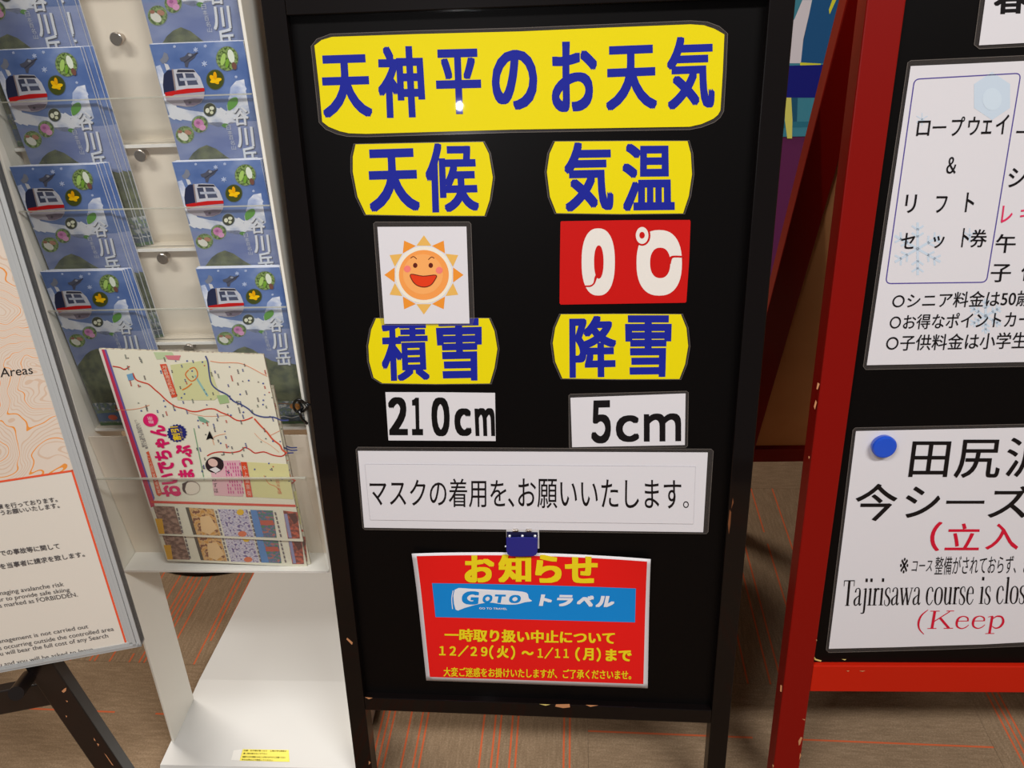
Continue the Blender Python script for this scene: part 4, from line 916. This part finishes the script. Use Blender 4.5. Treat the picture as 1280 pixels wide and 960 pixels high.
for k, c in enumerate('沼田市街図'): a.text(c, ((344+k*.8, 596+k*4.4), (348+k*.8, 596+k*4.4), (349+k*.8, 599.6+k*4.4), (345+k*.8, 599.6+k*4.4)), J(216, 110, 80), 4)
a.poly([(262, 538), (267.5, 549), (262.8, 547.5), (258, 549.5)], J(20, 20, 22), 5)
a.poly([(242, 535), (243, 535), (256, 600), (255, 600)], J(120, 170, 130), 3)
# row of adverts along the foot of the sheet (two neighbours to a panel)
ADS = [((191, 632), (218, 633), (228, 667.5), (203, 667)), ((232, 634), (267, 636), (276, 669.5), (243, 668)), ((272, 636), (309, 637), (318, 671), (281, 670)), ((313, 637), (341, 638), (346, 672), (320, 671)), ((354, 638), (372, 640), (375, 673), (360, 673))]
adm = [mat('advert_print_rooms', (172, 138, 120), .5, vary=((160, 30, 200), .4, .6, (116, 84, 72))), mat('advert_print_food', (214, 156, 70), .5, vary=((160, 30, 160), .42, .58, (130, 74, 42), (232, 190, 130))), mat('advert_print_slope', (178, 176, 204), .5, vary=((220, 30, 220), .4, .6, (110, 96, 150), (226, 220, 230))),
       mat('advert_print_resort', (86, 134, 78), .5, vary=((200, 30, 200), .4, .6, (180, 110, 90), (70, 110, 160))), mat('advert_print_bath', (206, 96, 68), .5, vary=((160, 30, 160), .42, .6, (120, 56, 48)))]
for q, mm in zip(ADS, adm): a.rect(q, mm, 2)
for i, q in enumerate(ADS[:4]):        # caption strip beside each picture
    x = q[1][0]; y = q[1][1]; ym = q[2][1]
    for k in range(6): a.rect([(x+2+k*1.3, y+2+k*5.4), (x+4+k*1.3, y+2+k*5.4), (x+5+k*1.3, y+6+k*5.4), (x+3+k*1.3, y+6+k*5.4)], J(120, 110, 112), 3)
a.poly([(194, 648), (203, 648), (206, 667), (199, 667)], J(232, 176, 50), 3); a.poly([(232, 634), (236, 634), (246, 668), (242, 668)], J(84, 78, 66), 3); a.poly([(250, 646), (262, 644), (272, 660), (262, 668), (252, 664)], J(240, 204, 150), 3)
a.ell(300.5, 640, 4.6, 3.8, J(236, 190, 40), 3, n=12); a.ell(303, 667, 5.5, 3.6, J(226, 120, 80), 3, n=12); a.poly([(313, 637), (321, 637.5), (330, 671), (320, 671)], J(92, 140, 200), 3); a.poly([(325, 650), (341, 650), (342, 656), (326, 656)], J(196, 92, 74), 4)
a.poly([(360, 642), (369, 641), (373, 650), (368, 655)], J(96, 52, 46), 3); a.poly([(355, 642), (359, 642), (365, 672), (361, 672)], J(150, 150, 190), 3)
a.build('map_print', mp)
def mapcopy(dx, dy, dn, label):
    c = mp.copy(); COL.objects.link(c); c.location = M0+MP.u*dx+MP.v*dy+MP.n*dn
    for k in list(mp.children): d = k.copy(); COL.objects.link(d); d.parent = c
    c['label'] = label; return c
p1 = M(198.5, 669); p2 = M(209.5, 703); sh = (p2[0]-p1[0], p2[1]-p1[1])
for k in range(3):
    mapcopy(sh[0]+(-.002, .002, .001)[k], sh[1]+(.0, .0015, .003)[k], -.0032-.0032*k, ('folded map just behind the front map, its lower adverts showing below it', 'folded map third from the front in the wide pocket', 'rearmost folded map in the wide pocket')[k])

# ============================================================ INFORMATION PANEL ON AN EASEL
IP = Plane(CAM+ray(177, 808)*.92, 16, 12)
ip = thing('information_panel', IP.P(-.2, 0), 'white slope rules panel with orange contour map in a silver frame, left edge', 'sign')
IWD, IHT = .46, .80
def contour():
    m = bpy.data.materials.new('contour_map_print'); m.use_nodes = True; nt = m.node_tree; b = nt.nodes['Principled BSDF']; N = nt.nodes.new; L = nt.links.new
    b.inputs['Roughness'].default_value = .5
    tc = N('ShaderNodeTexCoord'); mpn = N('ShaderNodeMapping'); mpn.inputs['Rotation'].default_value = (0, 0, R(16)); L(tc.outputs['Object'], mpn.inputs[0])
    nz = N('ShaderNodeTexNoise'); nz.inputs['Scale'].default_value = 9; nz.inputs['Detail'].default_value = 3; nz.inputs['Roughness'].default_value = .4; nz.inputs['Distortion'].default_value = .5; L(mpn.outputs[0], nz.inputs['Vector'])
    def mt(op, a_, b_=0.0):
        n_ = N('ShaderNodeMath'); n_.operation = op
        for k, x in enumerate((a_, b_)):
            if isinstance(x, (int, float)): n_.inputs[k].default_value = x
            else: L(x, n_.inputs[k])
        return n_.outputs[0]
    def ring(freq, wd): return mt('LESS_THAN', mt('ABSOLUTE', mt('SUBTRACT', mt('FRACT', mt('MULTIPLY', nz.outputs['Fac'], freq)), .5)), wd)
    thin = ring(85, .13); thick = ring(17, .026)
    m1 = N('ShaderNodeMix'); m1.data_type = 'RGBA'; L(mt('MULTIPLY', thin, .45), m1.inputs['Factor']); m1.inputs['A'].default_value = lin((224, 208, 192)); m1.inputs['B'].default_value = lin((206, 160, 120))
    m2 = N('ShaderNodeMix'); m2.data_type = 'RGBA'; L(thick, m2.inputs['Factor']); L(m1.outputs['Result'], m2.inputs['A']); m2.inputs['B'].default_value = lin((236, 150, 66))
    L(m2.outputs['Result'], b.inputs['Base Color']); return m
fb = .0125; fr_ = .0150
ch(ip, 'back_board', lambda b: b.box(IP, -IWD, 0, 0, IHT, -.014, -.0012, mat('grey_backing', (120, 122, 124), .6)))
ch(ip, 'printed_sheet', lambda b: b.box(IP, -IWD+.014, -.0145, .0085, IHT-.014, -.0012, -.0004, mat('white_panel_print', (226, 218, 206), .4, coat=.2)))
def frame(b):
    for k, (o0, o1, h) in enumerate(((0, .0045, .0), (.0048, .0085, .0012), (.0088, .0122, .0006), (.0122, .0146, -.0004))):
        b.box(IP, -o1, -o0, o0*.6, IHT-o0, -.013, h, ALU)
    b.box(IP, -.0146, -.0002, .003, IHT-.003, -.0125, -.0009, ALUD)
ch(ip, 'frame_right', frame)
def frameb(b):
    for k, (o0, o1, h) in enumerate(((0, .0028, .0), (.0031, .0056, .0012), (.0059, .0084, .0006))):
        b.box(IP, -IWD+o0, -o0, o0, o1, -.013, h, ALU)
    b.box(IP, -IWD+.002, -.002, .0004, .0084, -.0125, -.0009, ALUD)
ch(ip, 'frame_bottom', frameb)
ch(ip, 'frame_top', lambda b: b.box(IP, -IWD, 0, IHT-.0146, IHT, -.013, .0006, ALU)); ch(ip, 'frame_left', lambda b: b.box(IP, -IWD, -IWD+.0146, 0, IHT, -.013, .0006, ALU))
a = Art(IP, -.0003)
OR = ink((232, 92, 58)); q0 = IP.uv(89.6, 588.5, -.0003); q1 = IP.uv(0, 600.3, -.0003); qe = IP.uv(160, 804.5, -.0003)
aa = Art(IP, -.0003, f=lambda x, y: (x, y)); xr = -.0148; xl = -IWD+.015
aa.rect([(xl, q0[1]), (xr, q0[1]), (xr, IHT-.015), (xl, IHT-.015)], contour(), 1)
aa.rect([(xl, q0[1]-.0012), (xr, q0[1]-.0012), (xr, q0[1]+.0012), (xl, q0[1]+.0012)], OR, 2)
aa.rect([(xr-.0022, .0095), (xr, .0095), (xr, q0[1]+.0012), (xr-.0022, q0[1]+.0012)], OR, 2)
aa.b.build('contour_map', ip)
GT = ink((84, 80, 82))
def L_(t, x1, yt, yb_, hgt=None, slope=-.135, x0=-34):
    dy = slope*(x1-x0); a.text(t, ((x0, yt-dy), (x1, yt), (x1+1.5, yb_), (x0+1.5, yb_-dy)), GT, 4)
a.text('Areas', ((0, 460), (40, 456.5), (41.5, 467), (1, 471.5)), ink((30, 28, 30)), 4); 
a.text('を行っております。', ((5, 629.5), (70, 620.5), (72.5, 627), (7, 636)), GT, 4, .012); a.text('壌', ((-4, 630.5), (3, 629.5), (4.5, 635.5), (-3, 636.5)), GT, 4, .012)
a.text('うお願いいたします。', ((0, 638), (72.5, 628.3), (75, 634.5), (1.5, 644)), GT, 4, .012)
a.text('での事故等に関して', ((-1, 688), (73, 678.5), (75.5, 685.5), (1, 695)), GT, 4, .012)
a.text('を当事者に請求を致します。', ((-1, 704.5), (104, 688.8), (106.5, 695.5), (1, 711.5)), GT, 4, .012)
for t, x0, x1, yr, h in (('naging avalanche risk', -1, 78.5, 727, 6.9), ('er to provide safe skiing', -4, 86, 734, 6.6), ('as marked as FORBIDDEN.', -6, 95.5, 740, 5.2), ('management is not carried out', -10, 109, 780, 6.4), ('as occurring outside the controlled area', -6, 141, 783, 6.6), ('ou will bear the full cost of any Search', -6, 134, 791.5, 6.6), ('you and you will be asked to leave', -12, 115.5, 808.5, 6.6)):
    s_ = -.145 if yr < 760 else -.17; dy = (x1-x0)*s_
    a.text(t, ((x0, yr-dy), (x1, yr), (x1+2.2, yr+h), (x0+2.2, yr+h-dy)), GT, 4)
a.build('lettering', ip)
# easel
EP = Plane(IP.P(0, 0, -.016), 16, 12)
es = thing('display_easel', (EP.P(-.2, -.35).x, EP.P(-.2, -.35).y, 0), 'dark wooden easel carrying the silver framed panel', 'easel')
def bar(b, pl, p, q, wd, n0, n1, m, fz=True):
    d = Vector((q[0]-p[0], q[1]-p[1])); L = d.length; d /= L; n_ = Vector((-d.y, d.x))
    pts = [(p[0]+n_.x*wd/2, p[1]+n_.y*wd/2), (p[0]-n_.x*wd/2, p[1]-n_.y*wd/2), (q[0]-n_.x*wd/2, q[1]-n_.y*wd/2), (q[0]+n_.x*wd/2, q[1]+n_.y*wd/2)]
    b.prism(pl, pts, n0, n1, m)
e1 = EP.uv(86, 888); e2 = EP.uv(135, 960); d = Vector((e2[0]-e1[0], e2[1]-e1[1])).normalized()
vz = -(EP.o.z-.004)/EP.v.z                  # plane height of the floor
kf = (vz+.004-e1[1])/d.y; foot = (e1[0]+d.x*kf, e1[1]+d.y*kf); kt = (.62-e1[1])/d.y; topp = (e1[0]+d.x*kt, .62)
ce = topp[0]
ch(es, 'leg', lambda b: bar(b, EP, topp, foot, .030, -.022, 0, DKWOOD), .0015)
ch(es, 'leg', lambda b: bar(b, EP, (2*ce-topp[0]-.032, topp[1]), (2*ce-foot[0]-.032, foot[1]), .030, -.022, 0, DKWOOD), .0015)
c1 = EP.uv(66, 868); c2 = EP.uv(0, 877)
cx0 = 2*ce-.032-c1[0]
ch(es, 'crossbar', lambda b: bar(b, EP, (c1[0]+.012, c1[1]), (cx0-.012, c1[1]), .034, -.018, -.002, DKWOOD), .0015)
pg0 = EP.px(34, 838, .0); pg1 = EP.px(20, 868, .036)
ch(es, 'peg', lambda b: b.tube([EP.px(36, 846, -.004), EP.px(20, 867, .040)], .0085, DKWOOD, 16))
ch(es, 'peg', lambda b: b.tube([EP.P(EP.uv(36, 846)[0]-.22, EP.uv(36, 846)[1], -.004), EP.P(EP.uv(36, 846)[0]-.22, EP.uv(36, 846)[1], .03)], .0085, DKWOOD, 16))
rt = EP.P(ce-.016, .58, -.03); rf = Vector((rt.x-.25, rt.y+.22, .012))
ch(es, 'rear_leg', lambda b: b.tube([rt, rf], .013, DKWOOD, 12))
a = Art(EP, .0001)
for pts in ([(77, 864), (80, 861), (83, 859.5), (82.5, 863.5), (79.5, 866)], [(82, 875.5), (85, 876), (84, 878)], [(117, 922), (119, 924.5), (119.5, 926.5), (117.5, 925)], [(121, 929), (124, 930), (123, 933)], [(82, 894), (84, 895), (83, 897)], [(130, 941), (133, 944), (142, 957), (140, 956)]):
    a.poly(pts, CHIP, 1)
a.build('paint_chip', es)['kind'] = 'stuff'

# ============================================================ BACKGROUND
# round base of a stand behind the rack
pc = Vector((-.435, .60, 0))
stn = thing('pole_stand', pc, 'dark round-based pole stand behind the leaflet rack', 'stand')
DKM = mat('dark_metal', (38, 32, 30), .4, metal=.4)
ch(stn, 'base_disc', lambda b: b.lathe(pc, (0, 0, 1), ((0, .215), (.008, .215), (.014, .20), (.02, .05)), DKM, 64))
ch(stn, 'pole', lambda b: b.tube([pc+Vector((.14, -.06, .012)), pc+Vector((.14, -.06, .42))], .014, DKM, 16))
# partition with a poster behind the boards
b = MB(); b.box(GROUND, .45, 1.9, 1.42, 1.46, 0, 2.1, mat('purple_partition', (92, 18, 78), .7)); o = b.build('partition_screen', origin=(1.2, 1.44, 0)); tag(o, 'deep purple partition screen behind the two sign boards', 'partition')
PS = Plane((0, 1.418, 0), 0, 0)
u_ = lambda x, y: PS.uv(x, y, .001)
po = thing('poster', PS.P(.95, .85), 'teal, white and navy poster on the purple screen', 'poster')
bl_ = u_(980, 171); 
ch(po, 'poster_sheet', lambda b: b.box(PS, .60, 1.30, bl_[1], 1.5, 0, .001, mat('teal_poster_print', (58, 138, 160), .5)))
a = Art(PS, .001)
a.poly([(1003, 0), (1015, 0), (1010, 25), (1003.5, 55), (1001, 79), (960, 79), (960, 60), (993, 24)], J(226, 222, 230), 1)
a.poly([(1016, -2), (1060, -2), (1060, 79), (1001, 79), (1004, 50)], J(34, 90, 142), 1)
a.poly([(1041, -2), (1046, -2), (1037, 18), (1036, 12)], J(226, 224, 60), 2)
a.poly([(1000, 78), (1026, 79.5), (1026, 82), (1000, 82)], J(226, 224, 60), 2)
a.poly([(955, 83), (1060, 80), (1060, 122), (955, 122)], J(26, 32, 128), 3)
a.poly([(982, 122), (989, 122), (990.5, 150), (990, 173), (984, 173), (981, 150)], J(222, 220, 110), 4)
a.poly([(989, 122), (997, 122), (996, 152), (991, 152)], J(36, 92, 122), 3)
a.poly([(970, 126), (981, 126), (979, 150), (968, 150)], J(214, 212, 214), 3)
a.poly([(968, 152), (1040, 152), (1040, 158), (968, 160)], J(46, 118, 140), 2)
a.build('poster_print', po)
# dark bin with a red band and a pale box, far behind the panel
fb_ = at_z(48, 398, 0.0); 
bn = thing('waste_bin', (fb_.x, fb_.y+.1, 0), 'black upright bin with a dark red foot, glimpsed beside the silver frame', 'bin')
hb = at_y(18, 283, fb_.y).z
ch(bn, 'bin_body', lambda b: b.lathe((fb_.x-.02, fb_.y+.13, .13), (0, 0, 1), ((0, .14), (hb*.6, .135), (hb-.14, .09), (hb-.13, .02)), mat('black_plastic', (20, 19, 26), .5), 32))
ch(bn, 'bin_foot', lambda b: b.lathe((fb_.x-.02, fb_.y+.13, 0), (0, 0, 1), ((0, .145), (.129, .142)), mat('dark_red_plastic', (120, 30, 26), .5), 32))
wb_ = at_z(66, 440, 0.0)
pb = thing('storage_box', (wb_.x, wb_.y+.06, 0), 'small cream box with a dark label on the carpet beside the bin', 'box')
ch(pb, 'box_body', lambda b: b.box(GROUND, wb_.x-.09, wb_.x+.07, wb_.y, wb_.y+.12, .001, .11, mat('cream_card', (226, 216, 186), .6)), .002)
ch(pb, 'box_label', lambda b: b.box(GROUND, wb_.x-.03, wb_.x+.03, wb_.y-.001, wb_.y, .06, .085, mat('dark_label', (40, 34, 34), .6)))
